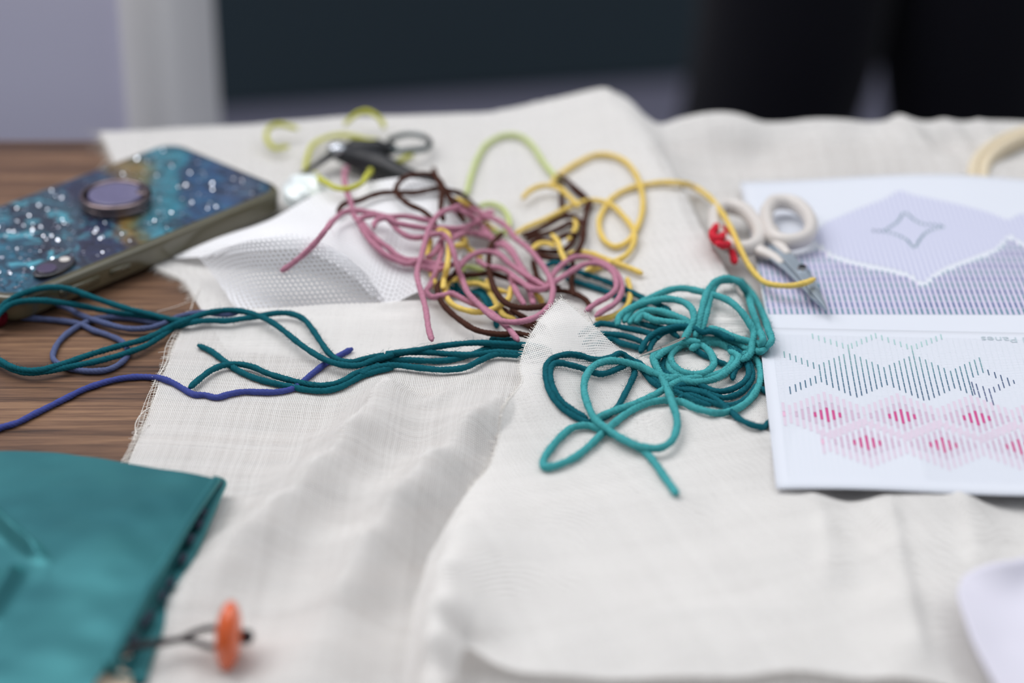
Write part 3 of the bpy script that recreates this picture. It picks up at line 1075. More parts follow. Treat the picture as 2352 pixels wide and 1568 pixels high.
# ------------------------------------------------------------------ printed charts
def sheet(name, label, BLp, TLp, BRp, w, zf, nw=40, nh=30, key=None, wdir=None, h=None):
    BL, TL, BR = P(*BLp), P(*TLp), P(*BRp)
    ex = BR - BL
    ex[2] = 0
    ex /= np.linalg.norm(ex)
    ey = np.array([-ex[1], ex[0], 0])
    H = h or float((TL - BL) @ ey)
    z0 = BL[2]

    def at(u, v_, lift=0.0):
        u, v_ = np.asarray(u, float), np.asarray(v_, float)
        p = BL + u[..., None] * ex + v_[..., None] * ey
        p[..., 2] = z0 + zf(u, v_) + lift
        return p

    def inv(px, py):
        z = np.full(np.shape(px), (z0 - TABLE) * 1000.0)
        for _ in range(4):
            w_ = P(px, py, z) - BL
            u, v_ = w_ @ ex, w_ @ ey
            z = (z0 - TABLE + zf(u, v_)) * 1000
        return u, v_
    root = thing(name, label, 'paper', BL)
    U, V = np.meshgrid(np.linspace(0, w, nw), np.linspace(0, H, nh))
    top = at(U, V).reshape(-1, 3)
    bot = top.copy()
    bot[:, 2] -= 0.0003
    n = len(top)
    F = grid_faces(nh, nw).tolist()
    F += [[q + n for q in f[::-1]] for f in grid_faces(nh, nw).tolist()]
    rim = [i for i in range(nw)] + [nw - 1 + nw * j for j in range(1, nh)] + [nw * (nh - 1) + i for i in range(nw - 2, -1, -1)] + [nw * j for j in range(nh - 2, 0, -1)]
    for i in range(len(rim)):
        a_, b_ = rim[i], rim[(i + 1) % len(rim)]
        F.append([a_, a_ + n, b_ + n, b_])
    mesh_obj('sheet', np.vstack([top, bot]), F, M['paper'], root)
    corners = at(np.array([0, w, w, 0]), np.array([0, 0, H, H]))[:, :2]

    def hfn(xy):
        d = xy - BL[:2]
        return (z0 - TABLE + zf(d @ ex[:2], d @ ey[:2])) * 1000
    add_layer(key, corners, hfn)
    return root, at, inv, H, ex, ey


class Ink:
    def __init__(self, at):
        self.at, self.v, self.f, self.m, self.mats, self.idx = at, [], [], [], [], {}

    def quad(self, u0, u1, v0, v1, rgb, lift=0.00008):
        if v1 < v0:
            v0, v1 = v1, v0
        if rgb not in self.idx:
            self.idx[rgb] = len(self.mats)
            self.mats.append(plain('ink_%d_%d_%d' % rgb, lin(*rgb), 0.7, var=0.0, spec=0.2))
        k = max(1, int((v1 - v0) / 0.008))
        vv = np.linspace(v0, v1, k + 1)
        pts = self.at(np.tile([u0, u1], k + 1), np.repeat(vv, 2), lift)
        b0 = sum(len(q) for q in self.v)
        self.v.append(pts)
        for i in range(k):
            self.f.append([b0 + 2 * i, b0 + 2 * i + 1, b0 + 2 * i + 3, b0 + 2 * i + 2])
            self.m.append(self.idx[rgb])

    def build(self, name, parent):
        return stuff(mesh_obj(name, np.vstack(self.v), self.f, None, parent, smooth=False, mats=self.mats, fmat=self.m))


# far chart (under the near one)
def z_far(u, v_):
    v0 = np.clip(v_ / 0.16, 0, 1.2)
    return 0.0050 * np.exp(-((u - 0.085) / 0.055) ** 2) * v0 ** 2 - 0.0012 * np.clip((u - 0.105) / 0.05, 0, 1.5) * v0 - 0.001 * v0


s1, at1, inv1, H1, ex1, ey1 = sheet('far_chart', 'white sheet printed with a lavender and blue stitch chart, under the scissors', (1770, 775, 7.5), (1692, 419, 6.7), (2500, 777, 7.5), 0.215, z_far, key='chart1')
ink = Ink(at1)
Z6 = lambda x, y: (1550 + np.asarray(x, float) / 2.9327, 380 + np.asarray(y, float) / 2.9327)
COL = 0.00226
hx_t = np.array([(900, 480), (1000, 385), (1200, 300), (1400, 225), (1500, 165), (1600, 200), (1900, 262), (2100, 315), (2230, 370), (2300, 330), (2500, 300)])
hx_b = np.array([(640, 480), (900, 500), (960, 530), (1040, 600), (1200, 650), (1450, 700), (1560, 730), (1655, 800), (1740, 725), (1830, 680), (2020, 610), (2150, 560), (2240, 465), (2300, 505), (2500, 590)])
dk_t = np.array([(610, 640), (800, 610), (900, 580), (960, 555), (1040, 622), (1200, 672), (1450, 722), (1560, 752), (1655, 820), (1740, 748), (1830, 703), (2020, 632), (2150, 582), (2240, 488), (2300, 528), (2500, 612)])
star = np.array([(1340, 440), (1400, 442), (1450, 415), (1500, 380), (1550, 320), (1610, 365), (1670, 395), (1730, 400), (1810, 412), (1740, 430), (1690, 455), (1650, 500), (1612, 552), (1560, 500), (1500, 470), (1440, 450), (1340, 440)])
cu = {}
for nm, c_ in (('ht', hx_t), ('hb', hx_b), ('dt', dk_t)):
    u_, v_ = inv1(*Z6(c_[:, 0], c_[:, 1]))
    o_ = np.argsort(u_)
    cu[nm] = (u_[o_], v_[o_])
vb = float(inv1(*Z6([1500.], [1003.]))[1][0])
u0 = float(inv1(*Z6([628.], [1000.]))[0][0])
seg = 0.0058
for k in range(90):
    u = u0 + k * COL
    if u > 0.208:
        break
    # lavender field
    t_, b_ = np.interp(u, *cu['ht']), np.interp(u, *cu['hb'])
    if u > cu['ht'][0][0] and t_ > b_:
        ink.quad(u, u + COL * 0.5, b_ + 0.001, t_, (186, 189, 214))
        ink.quad(u + COL * .5, u + COL, b_ + 0.001, t_, (208, 210, 228), 0.00006)
    # dark field in rising steps
    top = np.interp(u, *cu['dt'])
    v_ = vb
    j = 0
    ink.quad(u + COL * 0.42, u + COL * 0.95, vb, top - 0.001, (204, 196, 220), 0.00006)
    while v_ < top - 0.001:
        e_ = min(v_ + seg * 0.9, top)
        dark = max(0.0, min(1.0, 0.25 + 0.75 * (u / 0.17))) * (1.0 - 0.5 * (v_ - vb) / 0.09)
        mixc = lambda a_, b_: int(a_ + (b_ - a_) * max(0, min(1, dark)))
        alt = j % 2
        c0 = (150, 160, 192) if alt else (128, 160, 178)
        c1 = (40, 76, 122) if alt else (62, 112, 132)
        q = round(dark * 5) / 5
        rgb = tuple(int(c0[i] + (c1[i] - c0[i]) * q) for i in range(3))
        ink.quad(u + COL * 0.02, u + COL * 0.42, v_, e_, rgb)
        v_ += seg
        j += 1
us, vs = inv1(*Z6(star[:, 0], star[:, 1]))
sp_ = spline(np.column_stack([us, vs]), 46)
for q in sp_:
    ink.quad(q[0] - .00045, q[0] + .00045, q[1] - .0011, q[1] + .0011, (112, 138, 150), 0.00012)
ink.build('printed_pattern', s1)

# near chart
def z_near(u, v_):
    return -0.0035 * np.clip(v_ / 0.12, 0, 1.2) + 0.0006 * np.sin(u * 60) * np.clip(1 - v_ / .05, 0, 1) + 0.0035 * np.clip(v_ / 0.12 - 0.72, 0, 1)


s2, at2, inv2, H2, ex2, ey2 = sheet('near_chart', 'white sheet printed with teal zigzag stitches above pink diamonds, nearer than the other chart', (1783, 1121, 11), (1752, 752, 8.4), (2352, 1134, 11), 0.190, z_near, key='chart2')
ink = Ink(at2)
Z7 = lambda x, y: (1700 + np.asarray(x, float) / 3.5629, 720 + np.asarray(y, float) / 3.5636)
iz = lambda x, y: tuple(float(q[0]) for q in inv2(*Z7([float(x)], [float(y)])))
# grid
uc, vc = iz(715, 830)               # middle of the first pink diamond
vtop, vbot = iz(300, 165)[1], iz(420, 1330)[1]
k0, k1 = -8, 70
gx0, gx1 = uc + (k0 + 0.5) * COL, 0.187
for k in range(k0, k1):
    g = uc + (k + 0.5) * COL
    if g > gx1:
        break
    ink.quad(g - .00007, g + .00007, vbot, vtop, (212, 218, 227), 0.00004)
v_ = vbot
while v_ < vtop:
    ink.quad(gx0, gx1, v_ - .00005, v_ + .00005, (222, 226, 234), 0.00004)
    v_ += COL * 0.55
# pink diamonds
un = (iz(705, 770)[1] - iz(735, 887)[1]) / 3.0
row2 = iz(1040, 1058)
HOT, MED, PAL = (196, 80, 138), (200, 178, 198), (212, 198, 214)
KNOWN = {0: [(HOT, 1.5), (MED, 1.5), (PAL, 2.0)], 1: [(HOT, 1), (MED, 1.5), (PAL, 2)], 2: [(HOT, .5), (MED, 1.5), (PAL, 2)], 3: [(MED, 1.5), (PAL, 2)],
         4: [(MED, 1.0), (PAL, 2)], 5: [(MED, .5), (PAL, 2)], 6: [(PAL, 2)]}
for cu_, cv_, ks in ((uc, vc, range(-7, 70)), (row2[0], row2[1], range(-7, 64))):
    for k in ks:
        d = abs((k + 6) % 12 - 6)
        u = cu_ + k * COL
        if u > gx1 - COL or u < gx0:
            continue
        v1 = 0.0
        for i, (c_, ln) in enumerate(KNOWN[d]):
            g = 0.00022
            lens = ln * un
            w_ = COL * 0.24
            if i == 0 and c_ == HOT:
                ink.quad(u - w_, u + w_, cv_ - lens, cv_ + lens, HOT, 0.00010)
            elif i == 0 and d in (4, 5):
                ink.quad(u - w_, u + w_, cv_ - lens, cv_ + lens, (222, 178, 204) if k == -7 else c_, 0.00010)
            else:
                ink.quad(u - w_, u + w_, cv_ + v1 + g, cv_ + v1 + lens - g, c_)
                ink.quad(u - w_, u + w_, cv_ - v1 - g, cv_ - v1 - lens + g, c_)
            v1 += lens
# teal zigzags
chainT = np.array([(590, 165), (880, 255), (1105, 160), (1400, 262), (1640, 170)])
chainM = np.array([(358, 310), (645, 418), (683, 400), (845, 333), (935, 335), (1125, 417), (1175, 440), (1220, 422), (1380, 352), (1465, 355), (1720, 470), (1760, 450), (1955, 360)])
chainB = np.array([(413, 668), (668, 562), (715, 585), (965, 697), (1170, 605), (1215, 590), (1518, 725), (1760, 615), (1810, 640), (2075, 755)])


def seg_uv(x, y0, y1, w=0.00022, c0=(150, 190, 186), c1=(58, 92, 122)):
    u, va_ = iz(x, y0)
    vb_ = iz(x + (y1 - y0) * 0.22, y1)[1]
    n = max(1, int(abs(va_ - vb_) / 0.004))
    for i in range(n):
        ff = lambda y: max(0, min(1, (y - 250) / 420))
        q = round(ff(y0 + (y1 - y0) * (i + .5) / n) * 6) / 6
        rgb = tuple(int(c0[j] + (c1[j] - c0[j]) * q) for j in range(3))
        ink.quad(u - w, u + w, va_ + (vb_ - va_) * i / n, va_ + (vb_ - va_) * (i + 0.9) / n, rgb, 0.00012)


cols = [358, 405, 452, 500, 548, 597, 645, 683, 725, 767, 807, 845, 880, 935, 982, 1030, 1077, 1125, 1175, 1220, 1260, 1300, 1340, 1380, 1400, 1465, 1515, 1565, 1617, 1667, 1720, 1760, 1797, 1835, 1875, 1915, 1955]
for x in cols:
    yt = np.interp(x, chainM[:, 0], chainM[:, 1])
    if x in (880, 1400):
        yt = np.interp(x, chainT[:, 0], chainT[:, 1])
    if x < 645:
        seg_uv(x, yt, yt + 58)
        continue
    if x > 1840:
        seg_uv(x, yt, yt + 130)
        continue
    yb = np.interp(x + 45, chainB[:, 0], chainB[:, 1])
    for _ in range(2):
        yb = np.interp(x + (yb - yt) * .22, chainB[:, 0], chainB[:, 1])
    seg_uv(x, yt, yb)
for x in (405, 450, 490, 530, 572, 613):
    yb = np.interp(x + 12, chainB[:, 0], chainB[:, 1])
    seg_uv(x, yb - 68, yb)
for x, y0, y1 in ((1930, 575, 695), (1985, 595, 725), (2035, 615, 755), (1893, 560, 670), (2025, 460, 510), (2080, 480, 535), (2130, 503, 615), (2185, 525, 600), (2235, 545, 578), (2072, 600, 650), (2112, 580, 635)):
    seg_uv(x, y0, y1, c0=(80, 110, 124), c1=(84, 96, 132))
for x in list(np.linspace(590, 835, 6)) + list(np.linspace(910, 1070, 5)) + list(np.linspace(1105, 1360, 6)) + list(np.linspace(1440, 1640, 6)):
    yt = np.interp(x, chainT[:, 0], chainT[:, 1])
    seg_uv(x, yt, yt + 48, c0=(158, 196, 194))
ink.build('printed_pattern', s2)
# title, upside down to the camera
tcu = bpy.data.curves.new('title', 'FONT')
tcu.body = 'nd Panes'
tcu.size = 0.0062
tcu.align_x = 'RIGHT'
tob = bpy.data.objects.new('title', tcu)
scene.collection.objects.link(tob)
dg = bpy.context.evaluated_depsgraph_get()
tme = bpy.data.meshes.new_from_object(tob.evaluated_get(dg))
bpy.data.objects.remove(tob)
ut, vt = iz(1963, 190)
tv = np.empty(len(tme.vertices) * 3)
tme.vertices.foreach_get('co', tv)
tv = tv.reshape(-1, 3)
tw = at2(ut - tv[:, 0], vt - tv[:, 1], 0.00015)
tme.vertices.foreach_set('co', tw.ravel())
tme.materials.clear()
tme.materials.append(plain('ink_title', lin(180, 194, 202), 0.7, var=0, spec=0.2))
tme.update()
title = bpy.data.objects.new('printed_title', tme)
scene.collection.objects.link(title)
title.parent = s2
title.matrix_parent_inverse = s2.matrix_basis.inverted()

# ------------------------------------------------------------------ white card at the lower right
card_l = [(2335, 1660, 15), (2285, 1568, 17), (2245, 1490, 18), (2218, 1420, 18), (2200, 1355, 18), (2212, 1321, 18)]
card_t = [(2212, 1321, 18), (2250, 1301, 20), (2300, 1288, 21), (2352, 1278, 21), (2480, 1262, 20)]
card, cardv = cloth('card', 'white_card', (card_l, card_t, [(2620, 1660, 14), (2480, 1262, 20)], [(2335, 1660, 15), (2620, 1660, 14)]),
                    [(2352, 1330, 16), (2300, 1370, 15.5), (2400, 1420, 15), (2300, 1480, 15)], 40, 40, M['card'], 0, wr=0)
sol = card.modifiers.new('thickness', 'SOLIDIFY')
sol.thickness = 0.0008
tag(card, 'blank white card with a rounded corner at the lower right, on the muslin', 'card')

# ------------------------------------------------------------------ embroidery hoop
hc = P(2565, 436, 3)
a = np.linspace(0, 2 * math.pi, 96, endpoint=False)
M['bamboo'] = plain('bamboo', lin(216, 202, 176), 0.6, var=0.08, scale=30)
hoop = thing('embroidery_hoop', 'pale wooden embroidery hoop lying on the back cloth at the right edge', 'hoop', (hc[0], hc[1], TABLE + .003))


def ring_band(name, r0, r1, z0, z1):
    prof = [(r0, z0), (r1, z0), (r1, z1), (r0, z1)]
    V_, F_ = [], []
    for t_ in a:
        for r_, z_ in prof:
            V_.append((hc[0] + r_ * math.cos(t_), hc[1] + r_ * math.sin(t_), z_ + 0.0012 * (1 + math.sin(t_)) + (0.003 if z_ > TABLE + .002 else 0) * (1 + math.sin(t_)) * .5))
    n_ = len(a)
    for i in range(n_):
        for j in range(4):
            F_.append([4 * i + j, 4 * i + (j + 1) % 4, 4 * ((i + 1) % n_) + (j + 1) % 4, 4 * ((i + 1) % n_) + j])
    o = mesh_obj(name, np.array(V_), F_, M['bamboo'], hoop, smooth=False)
    bv = o.modifiers.new('bevel', 'BEVEL')
    bv.width = 0.0012
    return o


ring_band('inner_ring', 0.0565, 0.0612, TABLE + .0005, TABLE + .0050)
ring_band('outer_ring', 0.0614, 0.0660, TABLE + .0005, TABLE + .0050)
hw = box('tightening_screw', (hc[0] + .064, hc[1] - .004, TABLE + .003), (hc[0] + .082, hc[1] + .004, TABLE + .009), M['steel'], hoop, bevel=0.001)

# ------------------------------------------------------------------ white scissors on the far chart
def flat_poly(pts, z):
    q = P3([(x, y, z) for x, y in pts])
    return [(p[0], p[1]) for p in q]


ZS = 9.0
sc = thing('embroidery_scissors', 'small scissors with white plastic handles and red thread, lying on the far chart', 'scissors', P(1840, 612, 9))


def zz(z):
    return TABLE + z * 1e-3


prism('blade', flat_poly([(1775, 556), (1800, 575), (1830, 598), (1853, 612), (1874, 645), (1896, 695), (1901, 713), (1888, 704), (1862, 682), (1834, 650), (1800, 618), (1768, 594), (1752, 580)], 11.5), zz(10.6), zz(12.0), M['dull_steel'], sc, bevel=0.0004)
prism('blade', flat_poly([(1757, 515), (1770, 535), (1812, 575), (1850, 615), (1870, 655), (1893, 700), (1899, 711), (1880, 690), (1855, 660), (1826, 625), (1785, 580), (1755, 535)], 13), zz(12.1), zz(13.4), M['dull_steel'], sc, bevel=0.0004)
pv = P(1843, 617, 13.4)
bm = bmesh.new()
bmesh.ops.create_cone(bm, segments=24, radius1=0.0022, radius2=0.0017, depth=0.0014, cap_ends=True)
bmesh.ops.translate(bm, vec=(pv[0], pv[1], pv[2] + .0005), verts=bm.verts)
bm_obj('pivot_screw', bm, M['steel'], sc)


def ring_tube(name, pts, z, rad, mat, parent, flat=1.0):
    c = spline(P3([(x, y, z) for x, y in pts + pts[:1]]), 60)[:-1]
    v, f = tube_geo(c, rad, 10, closed=True, flat=flat)
    return mesh_obj(name, v, f, mat, parent)


ring_tube('handle', [(1640, 492), (1665, 474), (1702, 480), (1730, 506), (1744, 540), (1734, 564), (1704, 572), (1670, 560), (1644, 530)], 12.5, 0.0030, M['ivory_plastic'], sc, flat=1.25)
ring_tube('handle', [(1760, 486), (1780, 465), (1818, 466), (1850, 488), (1863, 520), (1850, 546), (1812, 556), (1780, 548), (1763, 520)], 14, 0.0030, M['ivory_plastic'], sc, flat=1.25)
tube('handle_shank', spline(P3([(1728, 566, 12), (1752, 578, 11.8), (1778, 590, 11.5), (1798, 606, 11.4)]), 14), np.linspace(0.0034, 0.0018, 14), M['ivory_plastic'], sc, k=10, flat=0.7)
tube('handle_shank', spline(P3([(1770, 525, 14), (1782, 552, 13.6), (1800, 572, 13.2), (1812, 584, 13)]), 14), np.linspace(0.0034, 0.0018, 14), M['ivory_plastic'], sc, k=10, flat=0.7)

# ------------------------------------------------------------------ black scissors on the back cloth
bs = thing('black_scissors', 'small black handled scissors on the back cloth, tangled in lime yarn', 'scissors', P(800, 350, 6))
tube('blade', spline(P3([(775, 345, 12), (735, 372, 10), (700, 397, 7), (676, 425, 4.5)]), 20), np.linspace(0.0030, 0.0007, 20), M['black_plastic'], bs, k=8, flat=0.4)
tube('blade', spline(P3([(768, 352, 11), (728, 378, 9), (690, 405, 6), (662, 440, 4)]), 20), np.linspace(0.0026, 0.0007, 20), M['black_plastic'], bs, k=8, flat=0.4)
pv = P(775, 340, 14)
bm = bmesh.new()
bmesh.ops.create_uvsphere(bm, u_segments=24, v_segments=12, radius=0.0048)
bmesh.ops.scale(bm, vec=(1, 1, 0.6), verts=bm.verts)
bmesh.ops.translate(bm, vec=(pv[0], pv[1], pv[2]), verts=bm.verts)
bm_obj('pivot_screw', bm, M['steel'], bs, smooth=True)
tube('handle', spline(P3([(770, 345, 12), (805, 342, 13), (850, 342, 13.5), (885, 340, 13), (910, 345, 12)]), 24), np.array([0.0032, 0.0044, 0.0042, 0.003, 0.0016])[np.linspace(0, 4, 24).astype(int)], M['black_plastic'], bs, k=12)
tube('handle', spline(P3([(775, 352, 11), (820, 362, 11), (860, 375, 11), (910, 396, 10.5), (960, 415, 10), (1010, 435, 8)]), 30), np.interp(np.linspace(0, 5, 30), [0, 1, 2, 3, 4, 5], [.0034, .0058, .0062, .0044, .0038, .0034]), M['black_plastic'], bs, k=12)
ring_tube('finger_ring', [(898, 318), (935, 309), (970, 313), (988, 328), (978, 341), (940, 347), (905, 345), (893, 332)], 13, 0.0013, M['gunmetal'], bs)

# clear wrapper beside the phone
M['film'], nt, b = new_mat('white_glare_film')
b.inputs['Base Color'].default_value = lin(244, 252, 252)  # glare of the clear plastic put into an opaque white base colour
b.inputs['Roughness'].default_value = 0.12
b.inputs['Transmission Weight'].default_value = 0.0
b.inputs['IOR'].default_value = 1.25
b.inputs['Coat Weight'].default_value = 1.0
bm = bmesh.new()
bmesh.ops.create_icosphere(bm, subdivisions=5, radius=1)
wc = P(704, 450, 10)
for vtx in bm.verts:
    n_ = vtx.co.copy()
    s_ = 1 + 0.10 * math.sin(4 * n_.x + 3 * n_.y) * math.cos(5 * n_.z + 3 * n_.x) + 0.05 * math.sin(8 * n_.y - 6 * n_.z + 5 * n_.x)
    vtx.co = Vector((wc[0] + 0.0108 * n_.x * s_, wc[1] + 0.0125 * n_.y * s_, max(zz(3.0), wc[2] + 0.007 * n_.z * s_ + .002)))
wrap = bm_obj('plastic_wrapper', bm, M['film'], smooth=True)
tag(wrap, 'small crumpled clear plastic wrapper shining beside the corner of the phone', 'wrapper')

# ------------------------------------------------------------------ silk pouch
pouch = thing('silk_pouch', 'teal silk pouch with dark stitched edge at the lower left', 'pouch', P(200, 1300, 0))
m, nt, b = new_mat('teal_silk')
tc = N(nt, 'ShaderNodeTexCoord')
no = N(nt, 'ShaderNodeTexNoise')
no.inputs['Scale'].default_value = 26
nt.links.new(tc.outputs['Object'], no.inputs[0])
cr = N(nt, 'ShaderNodeValToRGB')
cr.color_ramp.elements[0].position, cr.color_ramp.elements[0].color = 0.3, lin(46, 96, 106)
cr.color_ramp.elements[1].position, cr.color_ramp.elements[1].color = 0.75, lin(62, 120, 127)
nt.links.new(no.outputs[0], cr.inputs[0])
nt.links.new(cr.outputs[0], b.inputs['Base Color'])
b.inputs['Roughness'].default_value = 0.36
b.inputs['Metallic'].default_value = 0.35
b.inputs['Specular Tint'].default_value = lin(120, 225, 220)
b.inputs['Sheen Weight'].default_value = 0.35
b.inputs['Sheen Tint'].default_value = lin(90, 200, 195)
b.inputs['Anisotropic'].default_value = 0.5
M['silk'] = m
M['navy_thread'] = plain('navy_thread', lin(16, 30, 50), 0.8)
M['lining'] = plain('lining', lin(206, 190, 170), 0.9)
top_l = [(-90, 1680, 13), (-90, 1400, 14), (-90, 1200, 13), (-90, 1034, 10)]
top_t = [(-90, 1034, 10), (0, 1036, 11), (150, 1041, 12), (300, 1063, 12), (420, 1086, 12), (497, 1102, 11)]
top_r = [(180, 1680, 12), (212, 1580, 13), (246, 1530, 13), (280, 1470, 13), (326, 1380, 13), (384, 1280, 13), (438, 1190, 12.5), (497, 1102, 11)]
pt, ptv = cloth('pouch', 'top_panel', (top_l, top_t, top_r, [(-90, 1680, 13), (180, 1680, 12)]),
                [(60, 1120, 13), (250, 1150, 14), (400, 1150, 13.5), (150, 1250, 15), (300, 1280, 15), (150, 1400, 15), (250, 1420, 14.5), (60, 1500, 15)],
                150, 140, M['silk'], 0, wr=0.45, gapmm=5,
                extra=many(rx([(-60, 1140, 13), (0, 1195, 15), (50, 1243, 15), (112, 1300, 15)], 2.2, 2.4, 5.0),
                           rx([(-50, 1440, 15), (-5, 1375, 15), (20, 1335, 15), (34, 1295, 15)], 3, 3, 5.0)))
pt.parent = pouch
pt.matrix_parent_inverse = pouch.matrix_basis.inverted()
# far side wall and lower panel
low = ptv[-1].copy()
low[:, 2] = TABLE + 0.0032
wall = np.array([ptv[-1], (ptv[-1] + low) / 2 + np.array([0, 0.003, 0.001]), low])
mesh_obj('back_panel', wall.reshape(-1, 3), grid_faces(3, wall.shape[1]), M['silk'], pouch)
rt = spline(P3(top_r[2:]), 60)
rl = spline(P3([(318, 1568, 5), (338, 1500, 5), (378, 1405, 5), (422, 1300, 5), (460, 1215, 5), (490, 1145, 5), (506, 1108, 6)]), 60)
gut = (rt + rl) / 2 + np.array([-0.0022, 0, -0.001])
side = np.array([rt, gut, rl])
mesh_obj('side_gusset', side.reshape(-1, 3), grid_faces(3, 60), M['silk'], pouch)
tube('upper_hem', rt, 0.0017, M['silk'], pouch, k=10)
tube('lower_hem', rl, 0.0025, M['silk'], pouch, k=10)
st_pts = [(502, 1112, 9), (466, 1178, 9), (458, 1205, 9), (438, 1240, 9.5), (420, 1285, 9.5), (392, 1340, 10), (374, 1370, 10), (344, 1418, 10), (332, 1432, 10), (306, 1470, 11)]
for i, q in enumerate(st_pts):
    p0 = P(*q)
    dr = rt[-1 - min(50, 5 * i)] - rt[-1 - min(55, 5 * i + 4)]
    dr /= np.linalg.norm(dr)
    tube('stitch', np.array([p0 - dr * .0032, p0 - dr * .0014 + [0, 0, .0004], p0 + dr * .0014 + [0, 0, .0004], p0 + dr * .0032]), [0.0004, .0013, .0013, .0004], M['navy_thread'], pouch, k=8)
lin_r = np.array([P3([(180, 1660, 9), (205, 1570, 10), (245, 1532, 10), (285, 1490, 10)]), P3([(300, 1660, 6), (300, 1600, 6), (305, 1550, 6), (310, 1510, 6)])])
mesh_obj('lining', lin_r.reshape(-1, 3), grid_faces(2, 4), M['lining'], pouch)
# cord and bead
M['cord'] = plain('cord', lin(34, 24, 30), 0.8)
cord1 = spline(P3([(283, 1502, 12), (310, 1485, 13), (360, 1474, 11), (415, 1467, 10), (450, 1450, 11.5), (490, 1441, 13), (525, 1446, 13.5), (556, 1452, 13), (566, 1462, 12)]), 60)
cord2 = spline(P3([(300, 1488, 13), (370, 1477, 11), (420, 1468, 10), (455, 1476, 11), (490, 1486, 12), (525, 1480, 13), (556, 1472, 12), (566, 1462, 12)]), 60)
tube('cord', cord1, 0.0010, M['cord'], pouch, k=8)
tube('cord', cord2, 0.0010, M['cord'], pouch, k=8)
bc = P(525, 1461, 13)
M['orange_bead'] = plain('orange_bead', lin(226, 96, 36), 0.22, coat=0.8, var=0.1, scale=90)
bm = bmesh.new()
bmesh.ops.create_uvsphere(bm, u_segments=40, v_segments=24, radius=1)
for vtx in bm.verts:
    x_, y_, z_ = vtx.co
    vtx.co = Vector((bc[0] + 0.0044 * x_ + 0.0010 * z_, bc[1] + 0.0095 * y_, bc[2] + 0.0118 * z_))
bm_obj('bead', bm, M['orange_bead'], pouch, smooth=True)
kp = P(566, 1462, 13)
bm = bmesh.new()
bmesh.ops.create_icosphere(bm, subdivisions=3, radius=0.0024)
bmesh.ops.translate(bm, vec=kp, verts=bm.verts)
bm_obj('cord_knot', bm, M['cord'], pouch, smooth=True)

# ------------------------------------------------------------------ yarn
R_Y = 1.18e-3


def zt(pts, ox, oy, s):
    return [(ox + p[0] / s, oy + p[1] / s) + tuple(p[2:]) for p in pts]


def strand_path(pts, off=1.4, skip=(), absz=False):
    arr = np.array([(p[0], p[1], p[2] if len(p) > 2 else off) for p in pts], float)
    w = P(arr[:, 0], arr[:, 1], arr[:, 2]) if absz else on_surface(arr[:, 0], arr[:, 1], arr[:, 2], skip)
    L = length(spline(w, 200))
    path = spline(w, max(8, int(L / 0.00055)))
    zmin = TABLE + 1e-3 * surface(path[:, :2], skip) + R_Y * 0.85
    lift = np.clip(zmin - path[:, 2], 0, 3e-3)
    k = np.hanning(9)
    lift = np.convolve(np.pad(lift, 4, mode='edge'), k / k.sum(), mode='valid')
    path[:, 2] += lift
    return path


def yarn_geo(path, r=R_Y, pitch=0.0084, plies=5, k=25, ends=(True, True)):
    n = len(path)
    s = np.concatenate([[0], np.cumsum(np.linalg.norm(np.diff(path, axis=0), axis=1))])
    th = np.linspace(0, 2 * math.pi, k, endpoint=False)
    ph = 2 * math.pi * s / pitch + random.uniform(0, 6)
    lob = np.abs(np.cos((th[None] - ph[:, None]) * plies / 2))
    prof = 0.77 + 0.275 * lob ** 0.7
    rad = np.full(n, r) * (1 + 0.05 * np.sin(s * 420 + random.uniform(0, 6)) + 0.04 * np.sin(s * 1130))
    tail = 0.0022
    if ends[0]:
        rad *= np.clip(0.55 + s / tail * .45, 0, 1)
    if ends[1]:
        rad *= np.clip(0.55 + (s[-1] - s) / tail * .45, 0, 1)
    return tube_geo(path, rad, k, prof=prof)


def fuzz_geo(path, per_mm, r=R_Y):
    out = []
    L = length(path)
    T, Nn, B = frames(path)
    for _ in range(int(L * 1000 * per_mm)):
        i = random.randrange(len(path))
        a_ = random.uniform(0, 6.283)
        rd = Nn[i] * math.cos(a_) + B[i] * math.sin(a_)
        tn = -Nn[i] * math.sin(a_) + B[i] * math.cos(a_)
        p0 = path[i] + rd * r * 0.85
        ln = random.uniform(0.0009, 0.0029)
        d1 = rd * random.uniform(.3, .8) + T[i] * random.gauss(0, .7) + tn * random.gauss(0, .5)
        d2 = d1 * .6 + T[i] * random.gauss(0, .8) + tn * random.gauss(0, .6)
        out.append(tube_geo(np.array([p0, p0 + d1 * ln * .5, p0 + d1 * ln * .5 + d2 * ln * .5]), [4.6e-5, 3.8e-5, 1.8e-5], 3))
    return out


def yarn(name, label, col, strands, fuzz=0.0, group=None, r=R_Y):
    mat = yarn_mat(name, col)
    paths = [strand_path(s['p'], s.get('off', 1.4), s.get('skip', ()), s.get('absz', False)) for s in strands]
    first = paths[0]
    root = thing(name, label, 'yarn', (first[:, 0].mean(), first[:, 1].mean(), TABLE), group)
    for p_, s in zip(paths, strands):
        v, f = yarn_geo(p_, s.get('r') or r)
        mesh_obj('strand', v, f, mat, root)
    if fuzz:
        g = []
        for p_ in paths:
            g += fuzz_geo(p_, fuzz, r)
        v, f = join_geo(g)
        stuff(mesh_obj('wool_fuzz', v, f, mat, root))
    return root


def S(pts, off=1.4, skip=(), r=None, absz=False):
    return {'p': pts, 'off': off, 'skip': skip, 'r': r, 'absz': absz}


